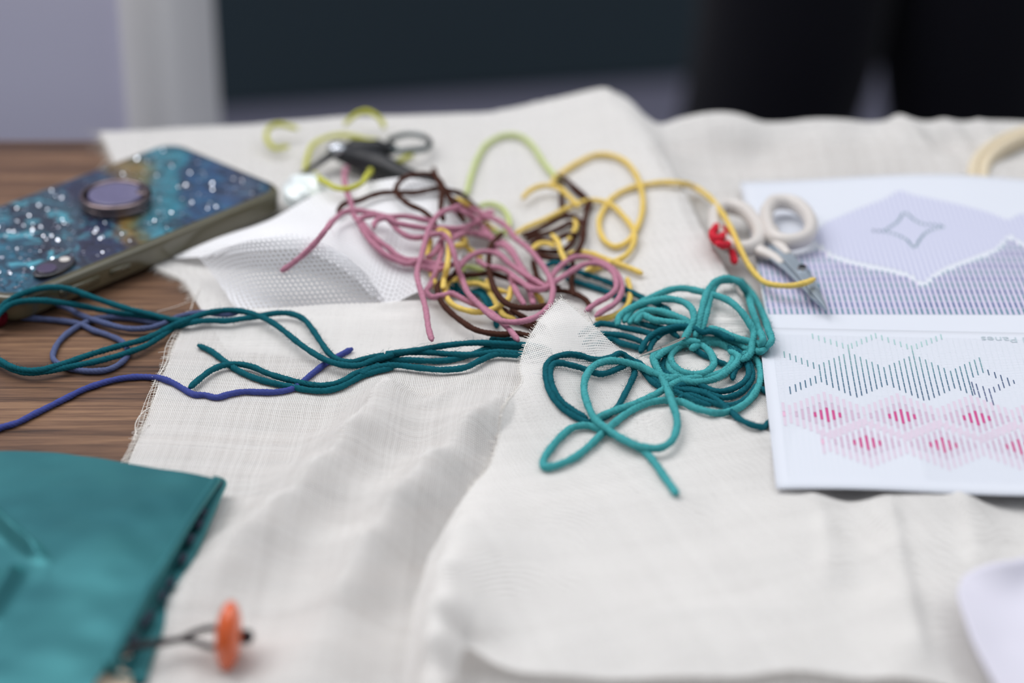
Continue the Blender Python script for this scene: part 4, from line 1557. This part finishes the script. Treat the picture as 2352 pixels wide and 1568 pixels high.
z8 = lambda p: zt(p, 0, 640, 2.6133)
z4 = lambda p: zt(p, 280, 680, 2.352)
z5 = lambda p: zt(p, 1100, 560, 2.6139)
z7 = lambda p: zt(p, 1160, 660, 5.2275)
z3b = lambda p: zt(p, 1380, 620, 5.6)
z4b = lambda p: zt(p, 1480, 740, 6.031)
z3 = lambda p: zt(p, 640, 340, 3.485)
z4c = lambda p: zt(p, 1000, 340, 3.484)
z5b = lambda p: zt(p, 900, 470, 4.9)
z2 = lambda p: zt(p, 600, 230, 4.704)
NB = ('right',)

# --- periwinkle loops and royal blue end (lowest, on the wood)
yarn('periwinkle_yarn', 'greyish blue wool yarn in thin loops on the wood below the phone', lin(84, 94, 130), [
    S(z8([(-40, 150, 2), (20, 175, 2), (70, 205), (130, 230), (230, 240), (350, 250), (450, 265), (500, 280), (560, 310), (640, 335), (720, 370), (760, 410), (765, 460), (720, 510), (650, 545), (560, 555), (450, 545), (370, 520), (320, 480), (330, 420), (370, 360), (430, 310), (500, 270), (580, 240), (680, 232), (800, 240), (920, 262), (1000, 268)]), skip=('phone',)),
    S(z8([(330, 150), (400, 175), (480, 215), (560, 245), (640, 270), (720, 292), (800, 302), (900, 295), (980, 270), (1060, 235), (1150, 210), (1250, 205), (1350, 215), (1440, 200)]), 2.6),
])
yarn('royal_blue_yarn', 'royal blue wool yarn end running from the left edge onto the frayed muslin', lin(66, 76, 142), [
    S([(-40, 1000)] + z8([(0, 895), (100, 865), (200, 815), (300, 765), (400, 715), (500, 665), (600, 630), (700, 603), (800, 590), (900, 590), (970, 598), (1040, 625), (1100, 660), (1170, 695), (1230, 697), (1300, 712), (1380, 692), (1460, 678), (1560, 680), (1650, 680), (1740, 665), (1800, 635), (1850, 590), (1900, 550), (1960, 505), (2040, 460), (2115, 420)]), 1.3),
])

# --- dark teal hank
teal = [
    S(z8([(-80, 290, 4), (-20, 205, 8), (40, 140, 11), (120, 95, 13.5), (220, 62, 14.5), (320, 50, 14.5), (420, 62, 13), (520, 98, 11), (640, 140, 8.5), (760, 178, 6.5), (880, 208, 5), (1000, 238, 4), (1080, 250, 4), (1160, 240, 4)]), absz=True, skip=('phone',)),
    S(z8([(-80, 310, 4), (0, 205, 8.5), (60, 155, 10.5), (130, 135, 11.5), (230, 130, 11.5), (330, 138, 9.5), (470, 160, 6), (600, 186, 3), (720, 208, 3), (850, 222, 3), (960, 235, 3), (1060, 258, 3), (1140, 248, 3.5)]), absz=True, skip=('phone',)),
    S(z8([(-80, 430), (0, 488), (70, 528), (150, 548), (240, 548), (330, 525), (430, 494), (520, 462), (640, 425), (760, 392), (860, 365), (940, 330), (1020, 290), (1100, 255), (1180, 225), (1280, 198), (1380, 188), (1470, 198), (1560, 225), (1640, 265), (1720, 325), (1800, 390), (1880, 445), (1960, 488), (2050, 515), (2150, 520), (2240, 490), (2352, 455)]) + z4([(1430, 312), (1550, 298), (1650, 282), (1750, 266), (1900, 252), (2050, 256), (2190, 265), (2300, 280)]), 4.2, NB),
    S(z8([(-80, 440), (0, 505), (80, 545), (170, 565), (270, 558), (360, 540), (450, 522), (560, 500), (680, 470), (790, 435), (880, 400), (960, 350), (1050, 295), (1150, 262), (1260, 250), (1360, 252), (1460, 238), (1560, 225), (1650, 207), (1740, 208), (1820, 240), (1880, 310), (1930, 385), (1980, 450), (2040, 490), (2120, 500), (2200, 478), (2300, 460)]) + z4([(1320, 365), (1420, 330), (1540, 305), (1650, 303), (1760, 312), (1900, 316), (2020, 302), (2160, 311), (2300, 320)]), 3.0, NB),
    S(z8([(1188, 398), (1260, 430), (1330, 480), (1400, 532), (1480, 575), (1560, 605), (1650, 628), (1750, 648), (1850, 668), (1950, 672), (2030, 655), (2100, 622), (2180, 580), (2260, 555), (2352, 530)]) + z4([(1400, 348), (1550, 345), (1700, 350), (1800, 340), (1900, 312), (1980, 282), (2080, 272), (2200, 280), (2320, 290)]), 1.5, NB),
    S(z8([(1137, 655), (1190, 608), (1270, 548), (1350, 518), (1430, 512), (1520, 530), (1600, 565), (1700, 597), (1800, 622), (1900, 640), (1980, 636), (2060, 612), (2130, 572), (2200, 545), (2280, 520)]) + z4([(1290, 420), (1380, 385), (1480, 373), (1600, 386), (1740, 397), (1850, 386), (1940, 345), (2020, 315), (2120, 318), (2250, 330)]), 2.4, NB),
    # emerging beyond the raised corner
    S([(1330, 770), (1360, 752)] + z3b([(0, 690), (120, 700), (250, 730), (400, 760), (550, 792), (660, 830), (760, 880)]), 5.5, NB),
    S([(1340, 790), (1370, 768)] + z3b([(80, 820), (200, 830), (320, 850), (450, 890), (560, 940)]), 4.0, NB),
    S([(1350, 800)] + z3b([(150, 885), (250, 935), (400, 975), (520, 1000), (620, 990)]), 2.5, NB),
    S(z3b([(510, 1060), (550, 960), (630, 860), (740, 790), (880, 745), (1020, 722), (1130, 725), (1220, 760), (1300, 800), (1400, 790), (1520, 810), (1620, 860), (1720, 900)]), 6.5, NB),
    S(z3b([(620, 1070), (650, 960), (720, 870), (820, 800), (960, 760), (1100, 745), (1230, 740), (1340, 760), (1450, 800), (1560, 850), (1650, 890)]), 4.5, NB),
    S(z3b([(300, 640), (420, 660), (560, 700), (720, 735), (860, 770)]) + [(1560, 775)], 3.0, NB),
    # heart-shaped loops
    S(z7([(1650, 960), (1560, 890), (1480, 848), (1420, 800), (1370, 792), (1300, 830), (1180, 862), (1050, 860), (920, 822), (790, 802), (650, 820), (555, 865), (500, 935), (487, 1030), (497, 1120), (530, 1230), (600, 1350), (690, 1450), (800, 1525), (900, 1580)]) + z5([(640, 1066), (700, 1066), (765, 1035), (830, 980), (880, 895), (915, 825), (935, 770), (915, 715), (890, 690)]), 1.6),
    S(z7([(1560, 900), (1480, 905), (1420, 942), (1340, 980), (1240, 1022), (1140, 1038), (1030, 1010), (900, 960), (780, 930), (680, 908), (600, 912), (556, 955), (545, 1050), (560, 1150), (605, 1260), (690, 1375), (790, 1455), (900, 1525), (990, 1570)]), 2.4),
    # thick lengths sweeping right under the turquoise
    S(z4b([(-120, 560), (-40, 640), (30, 730), (100, 810), (210, 880), (400, 950), (600, 1035), (760, 1105), (920, 1150)]), 1.6),
    S(z4b([(-140, 520), (-40, 590), (60, 690), (160, 800), (280, 880), (450, 925), (650, 955), (850, 995), (1000, 1075), (1140, 1180), (1250, 1285), (1350, 1355), (1500, 1425), (1600, 1448, 1.5), (1700, 1440, 0.3)]) + [(1775, 976, -1.0), (1800, 972, -1.5)], 2.2, ('chart2', 'chart1')),
    S(z4b([(420, 900), (520, 870), (680, 852), (830, 895), (1000, 955), (1150, 945), (1300, 885), (1420, 780), (1450, 660), (1400, 550), (1320, 480)]), 2.6),
    S(z4b([(440, 960), (560, 925), (800, 962), (950, 1010), (1100, 1045), (1260, 1010), (1400, 920), (1480, 800), (1492, 680), (1440, 540), (1360, 440)]), 1.8),
    S(z4b([(480, 1040), (620, 1010), (900, 1100), (1100, 1150), (1260, 1140), (1400, 1060), (1500, 960), (1560, 860)]), 1.5),
    S(z4b([(1225, 790), (1230, 720), (1265, 650), (1330, 590), (1390, 530), (1350, 450), (1280, 380), (1180, 330)]), 2.2),
    S(z4b([(660, 350), (740, 400), (840, 460), (940, 500), (1050, 560), (1150, 580)]), 1.5),
    S(z4b([(1160, 330), (1230, 400), (1290, 460), (1330, 520)]), 3.0),
    S(z4b([(240, 400), (300, 480), (260, 570), (240, 640), (300, 700), (380, 760), (520, 850)]), 1.8),
    S(z4b([(160, 420), (180, 520), (200, 620), (250, 700), (340, 790), (460, 880)]), 1.6),
    S(z4b([(1560, 900), (1640, 930), (1700, 960)]) + [(1800, 905)], 1.6, ('chart2', 'chart1')),
    # glimpses under the tangle
    S([(1250, 612), (1275, 603), (1300, 612), (1340, 628), (1385, 643), (1430, 662), (1480, 685), (1540, 712)], 3.0, NB),
    S([(1300, 640), (1340, 652), (1390, 668), (1440, 690), (1500, 715), (1560, 740)], 1.6, NB),
    S(z5b([(640, 900), (740, 960), (860, 1000), (1000, 960), (1070, 1040), (1120, 1130), (1170, 1260), (1180, 1380)]), 1.5, NB),
    S(z5b([(660, 960), (800, 990), (960, 1000), (1040, 1060), (1090, 1160)]), 2.2, NB),
    S(z5b([(1100, 1540), (1160, 1500), (1240, 1510), (1400, 1530)]), 1.5, NB),
]
yarn('dark_teal_yarn', 'dark teal wool hank running from the left edge under the muslin corner to the needle', lin(16, 88, 100), teal, fuzz=2.8)

# --- brown
yarn('brown_yarn', 'dark brown wool yarn tangled with the pink and yellow wool', lin(70, 43, 35), [
    S(z3([(478, 525), (490, 480), (540, 440), (640, 422), (740, 382), (840, 357), (950, 356), (1080, 358), (1180, 342), (1280, 325), (1340, 330)]), 3.0),
    S(z3([(1260, 640), (1230, 570), (1150, 500), (1050, 455), (980, 400), (940, 350), (948, 300), (995, 245), (1070, 215), (1160, 206), (1240, 217), (1290, 262), (1330, 330), (1370, 410), (1420, 490), (1490, 590)]), 4.5),
    S(z3([(1240, 168), (1265, 240), (1300, 320), (1305, 400), (1298, 490), (1320, 580)]), 6.0),
    S(z3([(1300, 290), (1340, 330), (1410, 350), (1480, 385), (1540, 440), (1600, 500)]), 5.0),
    S(z3([(1340, 350), (1390, 410), (1450, 440), (1530, 470), (1620, 500)]), 3.5),
    S(z4c([(800, 1500), (740, 1500), (650, 1482), (540, 1490), (430, 1480), (320, 1452), (220, 1392), (120, 1312), (50, 1232), (18, 1140), (38, 1080), (110, 1040), (220, 1022), (340, 1012), (440, 1000), (540, 1030), (640, 1065), (760, 1110), (900, 1140)]), 5.0, NB),
    S(z4c([(540, 680), (480, 735), (442, 790), (428, 900), (430, 990), (450, 1060), (480, 1140), (530, 1210), (600, 1258), (700, 1278), (840, 1270), (900, 1250)]), 8.5, NB),
    S(z4c([(690, 705), (800, 662), (900, 612), (990, 562), (1060, 542), (1130, 562), (1180, 622), (1182, 720), (1155, 800), (1100, 862), (1000, 885), (880, 872), (790, 840), (740, 790)]), 4.0),
    S(z4c([(720, 740), (800, 705), (900, 680), (1000, 640), (1080, 600), (1120, 660), (1090, 760), (1020, 820), (920, 830), (800, 810)]), 2.5),
    S(z4c([(760, 770), (840, 740), (940, 750), (1040, 700), (1140, 690)]), 4.5),
    S(z4c([(970, 218), (1050, 262), (1130, 330), (1200, 390), (1235, 440), (1210, 520), (1190, 620), (1170, 720)]), 3.0),
    S(z4c([(980, 250), (1010, 330), (1010, 420), (1020, 500), (1060, 540)]), 2.0),
    S(z4c([(1080, 300), (1150, 370), (1210, 420), (1200, 500)]), 1.6),
    S(z4c([(930, 1135), (1060, 1150), (1150, 1180), (1220, 1232), (1240, 1300)]), 2.5, NB),
    S(z4c([(1100, 900), (1095, 1000), (1090, 1100), (1110, 1180)]), 3.0, NB),
    S(z4c([(540, 1280), (590, 1330), (650, 1380), (740, 1420), (860, 1450)]), 2.0, NB),
    S(z4c([(600, 1290), (700, 1350), (800, 1400), (880, 1440)]), 3.2, NB),
    S(z4c([(780, 900), (800, 980), (820, 1040), (900, 1100), (1000, 1110)]), 2.2, NB),
])

# --- yellow
yarn('yellow_yarn', 'yellow wool yarn looping across the tall cloth fold to the white scissors', lin(228, 198, 108), [
    S(z4c([(695, 402), (760, 340), (850, 303), (930, 302), (1000, 328), (1060, 380), (1110, 430), (1150, 470)]), 5.0),
    S(z4c([(640, 685), (720, 640), (840, 590), (960, 530), (1060, 480), (1150, 440), (1250, 420), (1350, 432), (1430, 470), (1500, 540), (1560, 610), (1595, 690), (1575, 790), (1510, 870), (1420, 910), (1300, 930), (1200, 990)]), 3.0),
    S([(1872, 640, 9), (1848, 650, 9), (1815, 656, 7), (1778, 654, 6), (1748, 642, 7), (1722, 612, 10), (1700, 570, 13), (1682, 530, 14), (1658, 488, 14), (1628, 452, 8), (1595, 430, 4), (1560, 420, 3), (1520, 419)] + z4c([(1740, 283), (1600, 308), (1490, 350), (1410, 405), (1350, 490), (1312, 580), (1322, 680), (1370, 755), (1450, 788), (1530, 755), (1590, 680), (1645, 560), (1662, 440), (1640, 300), (1585, 180), (1500, 95), (1390, 55), (1270, 58), (1150, 112), (1050, 172), (970, 230), (930, 290)]), 2.2),
    S(z4c([(1655, 1003), (1560, 962), (1450, 920), (1350, 882), (1250, 845), (1150, 832), (1050, 850)]), 2.6),
    S(z4c([(1535, 1040), (1560, 1150), (1540, 1250), (1470, 1320), (1380, 1358), (1280, 1372)]), 2.6, NB),
    S(z5b([(500, 310), (560, 290), (625, 325), (645, 420), (640, 560), (622, 700), (590, 840), (580, 940)]), 7.0, NB),
    S(z5b([(440, 390), (415, 500), (410, 600), (440, 740), (480, 880), (495, 980)]), 2.0, NB),
    S(z5b([(1340, 920), (1330, 1010), (1290, 1080), (1200, 1145), (1100, 1185), (980, 1208), (850, 1190), (720, 1145), (640, 1080), (605, 1000), (625, 935), (700, 910), (850, 890), (980, 892), (1080, 930), (1180, 960), (1300, 985)]), 5.0, NB),
    S(z5b([(690, 470), (760, 458), (850, 490), (930, 550), (1020, 600)]), 4.0, NB),
    S(z5b([(1070, 840), (1090, 940), (1130, 1040), (1180, 1120), (1260, 1240), (1400, 1300)]), 3.2, NB),
    S(z4c([(930, 690), (980, 750), (1010, 840), (1050, 920)]), 6.5),
    S(z4c([(1110, 555), (1130, 620), (1090, 700), (1060, 740)]), 3.5),
    S(z4c([(770, 815), (830, 770), (900, 765), (960, 790)]), 5.5),
    S(z4c([(160, 400), (210, 430), (270, 470)]), 4.0),
    S(z4c([(780, 1150), (830, 1190), (860, 1240)]), 2.2, NB),
    S(z4c([(400, 590), (450, 640), (500, 660)]), 2.5),
    S(z4c([(1180, 1000), (1250, 980), (1320, 950), (1400, 930)]), 1.8),
])

# --- pink
pink = [
    S(z3([(18, 988), (100, 930), (200, 850), (300, 750), (380, 650), (450, 570), (520, 515), (600, 500), (750, 520), (880, 550), (1000, 545), (1150, 570), (1240, 590)]), 5.0),
    S(z3([(540, 155), (528, 260), (550, 360), (580, 440), (600, 530), (640, 590), (690, 680), (760, 770), (840, 840), (930, 890), (1030, 925), (1130, 900), (1240, 920), (1330, 930)]), 4.0),
    S(z3([(762, 640), (770, 600), (800, 572), (870, 560), (950, 600), (1050, 622), (1180, 640), (1300, 640), (1400, 645), (1500, 630), (1590, 575), (1660, 520), (1705, 510), (1690, 545), (1610, 580), (1520, 640)]), 7.0),
    S(z3([(640, 600), (655, 565), (720, 545), (800, 542), (880, 572), (960, 660), (1050, 712), (1150, 715), (1250, 690), (1400, 690), (1500, 680), (1600, 680), (1700, 722), (1780, 790)]), 5.0),
    S(z3([(660, 580), (720, 662), (800, 742), (880, 800), (960, 868), (1050, 895), (1130, 895), (1240, 950), (1330, 980)]), 3.5),
    S(z3([(700, 640), (780, 770), (860, 860), (960, 905), (1080, 930), (1160, 960)]), 2.5),
    S(z3([(1228, 1540), (1200, 1440), (1180, 1300), (1150, 1180), (1120, 1080), (1110, 980), (1140, 880), (1170, 760), (1200, 660), (1240, 580), (1300, 518), (1400, 480), (1500, 477), (1590, 502), (1680, 560)]) + z4c([(450, 560), (560, 620), (640, 720), (740, 800), (822, 890), (892, 990), (932, 1080), (938, 1170), (910, 1265), (850, 1322), (760, 1370), (640, 1392), (520, 1380), (440, 1335), (350, 1252), (270, 1170), (220, 1060), (180, 960), (150, 850), (110, 740), (60, 690), (0, 688), (-60, 700)]), 9.0, NB),
    S(z4c([(665, 1540), (600, 1460), (530, 1390), (440, 1312), (350, 1262), (250, 1222), (130, 1165), (60, 1180), (-30, 1190)]), 6.0, NB),
    S(z4c([(190, 950), (260, 880), (340, 840), (430, 830), (520, 860), (600, 930), (700, 1000), (800, 1060), (880, 1110)]), 10.0, NB),
    S(z4c([(330, 890), (420, 950), (520, 962), (600, 1002), (660, 1052), (760, 1110), (860, 1140)]), 8.5, NB),
    S(z4c([(460, 770), (540, 780), (620, 850), (680, 950), (740, 1040), (830, 1105)]), 8.0, NB),
    S(z4c([(520, 740), (600, 800), (660, 900), (730, 1010), (800, 1090), (870, 1120)]), 7.0, NB),
    S(z4c([(880, 1130), (920, 1050), (960, 990), (1020, 930), (1100, 880), (1200, 870), (1300, 900), (1400, 950), (1462, 1020), (1492, 1100), (1480, 1180), (1430, 1250), (1360, 1292), (1280, 1345)]), 6.5, NB),
    S(z4c([(900, 1120), (940, 1080), (1020, 1030), (1100, 980), (1200, 930), (1300, 922), (1400, 970), (1445, 1050), (1442, 1130), (1380, 1190), (1290, 1240), (1200, 1305)]), 8.0, NB),
    S(z4c([(580, 980), (620, 1080), (660, 1170), (715, 1255)]), 6.0, NB),
    S(z4c([(735, 1080), (760, 1160), (785, 1245)]), 6.0, NB),
    S(z4c([(600, 1020), (700, 1080), (780, 1130), (870, 1125), (930, 1090)]), 9.5, NB),
    S(z5b([(640, 330), (560, 400), (500, 510), (440, 570), (380, 590)]), 5.0, NB),
    S(z5b([(560, 380), (560, 500), (530, 640), (490, 760), (440, 890), (390, 990), (460, 1040), (580, 1030)]), 4.0, NB),
    S(z5b([(330, 680), (420, 720), (520, 730), (620, 700), (760, 640)]), 4.0, NB),
    S(z5b([(640, 420), (760, 340), (900, 320), (1050, 350), (1150, 380)]), 5.5, NB),
    S(z4c([(130, 490), (230, 520), (330, 590), (420, 690), (500, 750)]), 5.0, NB),
    S(z4c([(180, 500), (300, 540), (370, 620), (440, 700)]), 4.0, NB),
    S(z4c([(460, 780), (490, 830), (540, 870)]), 6.0, NB),
]
yarn('pink_yarn', 'dusty pink wool yarn, the largest loose tangle in the middle', lin(182, 126, 146), pink, fuzz=0.5)

# --- lime
yarn('pale_lime_yarn', 'pale lime wool yarn arching over the back cloth behind the pink tangle', lin(198, 210, 142), [
    S([(1072, 445), (1080, 412), (1098, 362), (1122, 328), (1158, 311), (1192, 312), (1222, 334), (1246, 370), (1266, 395), (1290, 420)], 2.0),
    S(z4c([(345, 465), (430, 448), (520, 472), (575, 535), (590, 620), (540, 680), (450, 660)]), 3.0),
    S(z5b([(780, 740), (860, 700), (960, 720), (1060, 770)]), 2.0, NB),
    S(z5b([(760, 840), (860, 860), (960, 850), (1050, 880)]), 1.5, NB),
])
yarn('lime_yarn', 'lime yellow wool yarn in loops around the black scissors at the back', lin(196, 196, 84), [
    S(z2([(300, 500, 8), (150, 520, 8), (80, 460, 9), (55, 380, 10), (85, 300, 12), (180, 262, 14), (290, 280, 13), (400, 310, 12)]), absz=True),
    S(z2([(900, 270, 15), (960, 205, 17), (1040, 145, 19), (1140, 120, 20), (1240, 165, 19), (1300, 225, 17), (1330, 300, 15)]), absz=True),
    S(z2([(470, 770), (500, 620), (545, 500), (640, 432), (780, 385), (900, 378), (1030, 398), (1150, 432), (1280, 440)]), 4.0),
    S(z2([(1190, 650), (1185, 740), (1130, 830), (1080, 900), (950, 955), (820, 950), (700, 890), (570, 795)]), 6.0),
    S(z2([(1400, 690), (1500, 650), (1560, 620), (1640, 580)]), 1.6),
])

# --- turquoise
turq = [
    S(z5([(1190, 1502), (1130, 1420), (1060, 1320), (1000, 1250), (900, 1190), (800, 1140), (720, 1108), (650, 1090), (570, 1100), (500, 1150), (430, 1230), (388, 1300), (395, 1338), (440, 1337), (560, 1290), (650, 1225), (740, 1140), (820, 1070), (900, 1010), (1000, 960), (1100, 940), (1200, 945), (1300, 985), (1400, 1012), (1480, 1012), (1560, 985), (1640, 920), (1688, 830), (1688, 740), (1640, 660), (1560, 602), (1460, 578), (1340, 575), (1240, 600), (1165, 650), (1135, 710), (1160, 770), (1240, 805), (1360, 800), (1470, 765), (1525, 700), (1515, 630), (1430, 590), (1350, 600)]),
      2.0),
    S(z5([(1270, 630), (1330, 610), (1380, 640), (1408, 690), (1405, 735), (1340, 780), (1240, 775), (1170, 730), (1150, 670), (1210, 610), (1310, 590)]), 3.4),
    S(z5([(1500, 640), (1560, 680), (1500, 760), (1400, 815), (1280, 830), (1180, 810), (1100, 830)]), 3.6),
    S(z5([(1220, 800), (1130, 800), (1040, 770), (980, 740), (880, 712), (780, 702), (695, 730), (642, 800), (632, 880), (660, 980), (700, 1055), (770, 1110), (860, 1170), (960, 1212), (1080, 1226), (1150, 1190), (1188, 1110), (1188, 1040), (1160, 950), (1130, 870), (1095, 790), (1060, 725), (1048, 675), (1110, 635), (1200, 600)]), 4.0),
    S(z5([(680, 1060), (740, 1030), (820, 1000), (940, 958), (1040, 915), (1130, 862), (1230, 815), (1340, 800)]), 3.0),
    S(z5([(830, 490), (845, 435), (920, 382), (1020, 347), (1130, 330), (1220, 346), (1278, 390), (1290, 450), (1262, 520), (1225, 575)]), 6.5),
    S(z5([(870, 470), (900, 420), (960, 360), (1060, 310), (1150, 276), (1220, 266), (1330, 285), (1430, 312), (1500, 340), (1570, 400), (1620, 470), (1650, 530), (1642, 600), (1630, 660), (1580, 700)]), 5.0),
    S(z5([(1295, 560), (1312, 500), (1330, 430), (1350, 350), (1380, 272), (1430, 222), (1500, 206), (1560, 230), (1610, 300), (1642, 400), (1680, 510), (1705, 580), (1690, 630)]), 6.0),
    S(z5([(1325, 560), (1345, 490), (1362, 430), (1382, 350), (1410, 265), (1455, 222), (1530, 218), (1600, 252), (1660, 330), (1708, 430), (1740, 520), (1757, 580), (1735, 606), (1680, 602), (1610, 582), (1530, 560), (1450, 522), (1380, 500)]), 4.5),
    S(z5([(900, 480), (950, 430), (1000, 402), (1080, 402), (1160, 425), (1250, 462), (1300, 500)]), 4.5),
    S(z5([(940, 470), (985, 430), (1050, 456), (1150, 470), (1280, 490), (1330, 520)]), 6.0),
    S(z5([(1640, 590), (1690, 600), (1722, 620), (1700, 642), (1645, 640), (1580, 620)]), 2.5),
    S(z5([(1060, 690), (1120, 640), (1190, 600), (1260, 585), (1330, 590)]), 5.0),
    S(z5([(1380, 590), (1450, 600), (1520, 640), (1560, 700), (1600, 660), (1640, 690)]), 2.0),
]
yarn('turquoise_yarn', 'bright turquoise wool yarn coiled on top of the teal hank beside the charts', lin(70, 156, 160), turq, fuzz=3.6, r=1.38e-3)

# --- red thread on the scissors
yarn('red_thread', 'short red thread tied to the white handle of the embroidery scissors', lin(206, 46, 62), [
    S([(1640, 528), (1652, 520), (1666, 530), (1660, 548), (1642, 552), (1636, 540), (1650, 530), (1668, 542), (1678, 566), (1688, 604)], 9.0, r=1.5e-3),
    S([(1634, 540), (1648, 548), (1664, 540), (1672, 556), (1656, 562), (1644, 556)], 10.0, r=1.5e-3),
])
yarn('maroon_thread', 'scrap of maroon thread at the left edge beneath the teal loop', lin(92, 14, 30), [
    S([(-30, 722), (-8, 728), (10, 732), (-6, 742), (-30, 745)], 1.6, r=1.8e-3)])

# ------------------------------------------------------------------ needle
na = P(1468, 819, 20.5)
nb = P(1574, 775, 18.5)
needle = thing('sewing_needle', 'silver needle lying on the teal yarn', 'needle', (na + nb) / 2)
nd = (nb - na) / np.linalg.norm(nb - na)
sd = np.cross(nd, [0, 0, 1])
sd /= np.linalg.norm(sd)
Ln = np.linalg.norm(nb - na)
t = np.linspace(0, 0.46, 20)
tube('shaft', na + nd * (t * Ln)[:, None], np.interp(t, [0, .15, .46], [.00024, .0005, .00054]), M['needle_steel'], needle, k=12)
t = np.linspace(0.44, 1.0, 24)
bow = 0.00050 * np.sin(np.clip((t - .44) / .56, 0, 1) * math.pi) ** 0.6
for sg in (-1, 1):
    tube('eye_side', na + nd * (t * Ln)[:, None] + sd * (sg * bow)[:, None], 0.00028, M['needle_steel'], needle, k=10)

# ------------------------------------------------------------------ person standing behind the table
hip = P(1990, 120, 0)
pd = 2.05
lk = at_depth(1795, 140, pd)
rk = at_depth(2215, 140, pd + 0.03)
person = thing('person', 'person standing behind the table in black trousers, only the legs in frame', 'person', ((lk[0] + rk[0]) / 2, lk[1], 0))
cx, cy = (lk[0] + rk[0]) / 2, lk[1] + 0.01
J = {'pel': (cx, cy, .93, .15, .11), 'wa': (cx, cy, 1.06, .14, .10), 'ch': (cx, cy - .01, 1.28, .16, .11), 'nk': (cx, cy, 1.46, .06, .06), 'hd': (cx, cy - .01, 1.60, .085, .10), 'tp': (cx, cy - .01, 1.69, .06, .07),
     'lh': (cx - .085, cy, .86, .095, .10), 'lk': (lk[0] + .014, lk[1], .50, .106, .09), 'ls': (lk[0] - .024, lk[1] + .02, .30, .074, .08), 'la': (lk[0] - .035, lk[1] + .03, .09, .072, .075), 'lt': (lk[0] - .045, lk[1] - .09, .045, .05, .04),
     'rh': (cx + .085, cy, .86, .095, .10), 'rk': (rk[0] - .004, rk[1], .50, .106, .09), 'rs': (rk[0] + .022, rk[1] + .02, .30, .076, .08), 'ra': (rk[0] + .015, rk[1] + .03, .09, .072, .075), 'rt': (rk[0] + .03, rk[1] - .09, .045, .05, .04),
     'l1': (cx - .20, cy, 1.40, .055, .055), 'l2': (cx - .26, cy + .01, 1.12, .043, .043), 'l3': (cx - .25, cy - .06, .87, .032, .034), 'l4': (cx - .245, cy - .08, .77, .02, .04),
     'r1': (cx + .20, cy, 1.40, .055, .055), 'r2': (cx + .26, cy + .01, 1.12, .043, .043), 'r3': (cx + .25, cy - .06, .87, .032, .034), 'r4': (cx + .245, cy - .08, .77, .02, .04)}
Eb = [('pel', 'wa'), ('wa', 'ch'), ('ch', 'nk'), ('nk', 'hd'), ('hd', 'tp'), ('pel', 'lh'), ('lh', 'lk'), ('lk', 'ls'), ('ls', 'la'), ('la', 'lt'), ('pel', 'rh'), ('rh', 'rk'), ('rk', 'rs'), ('rs', 'ra'), ('ra', 'rt'),
      ('ch', 'l1'), ('l1', 'l2'), ('l2', 'l3'), ('l3', 'l4'), ('ch', 'r1'), ('r1', 'r2'), ('r2', 'r3'), ('r3', 'r4')]
ks = list(J)
bme = bpy.data.meshes.new('body')
bme.from_pydata([J[q][:3] for q in ks], [(ks.index(a_), ks.index(b_)) for a_, b_ in Eb], [])
body = bpy.data.objects.new('body', bme)
scene.collection.objects.link(body)
body.parent = person
body.matrix_parent_inverse = person.matrix_basis.inverted()
bme.materials.append(M['trousers'])
sk = body.modifiers.new('skin', 'SKIN')
sk.use_smooth_shade = True
for i, q in enumerate(ks):
    bme.skin_vertices[0].data[i].radius = J[q][3:]
    bme.skin_vertices[0].data[i].use_root = q == 'pel'
sb = body.modifiers.new('smooth', 'SUBSURF')
sb.levels = sb.render_levels = 2
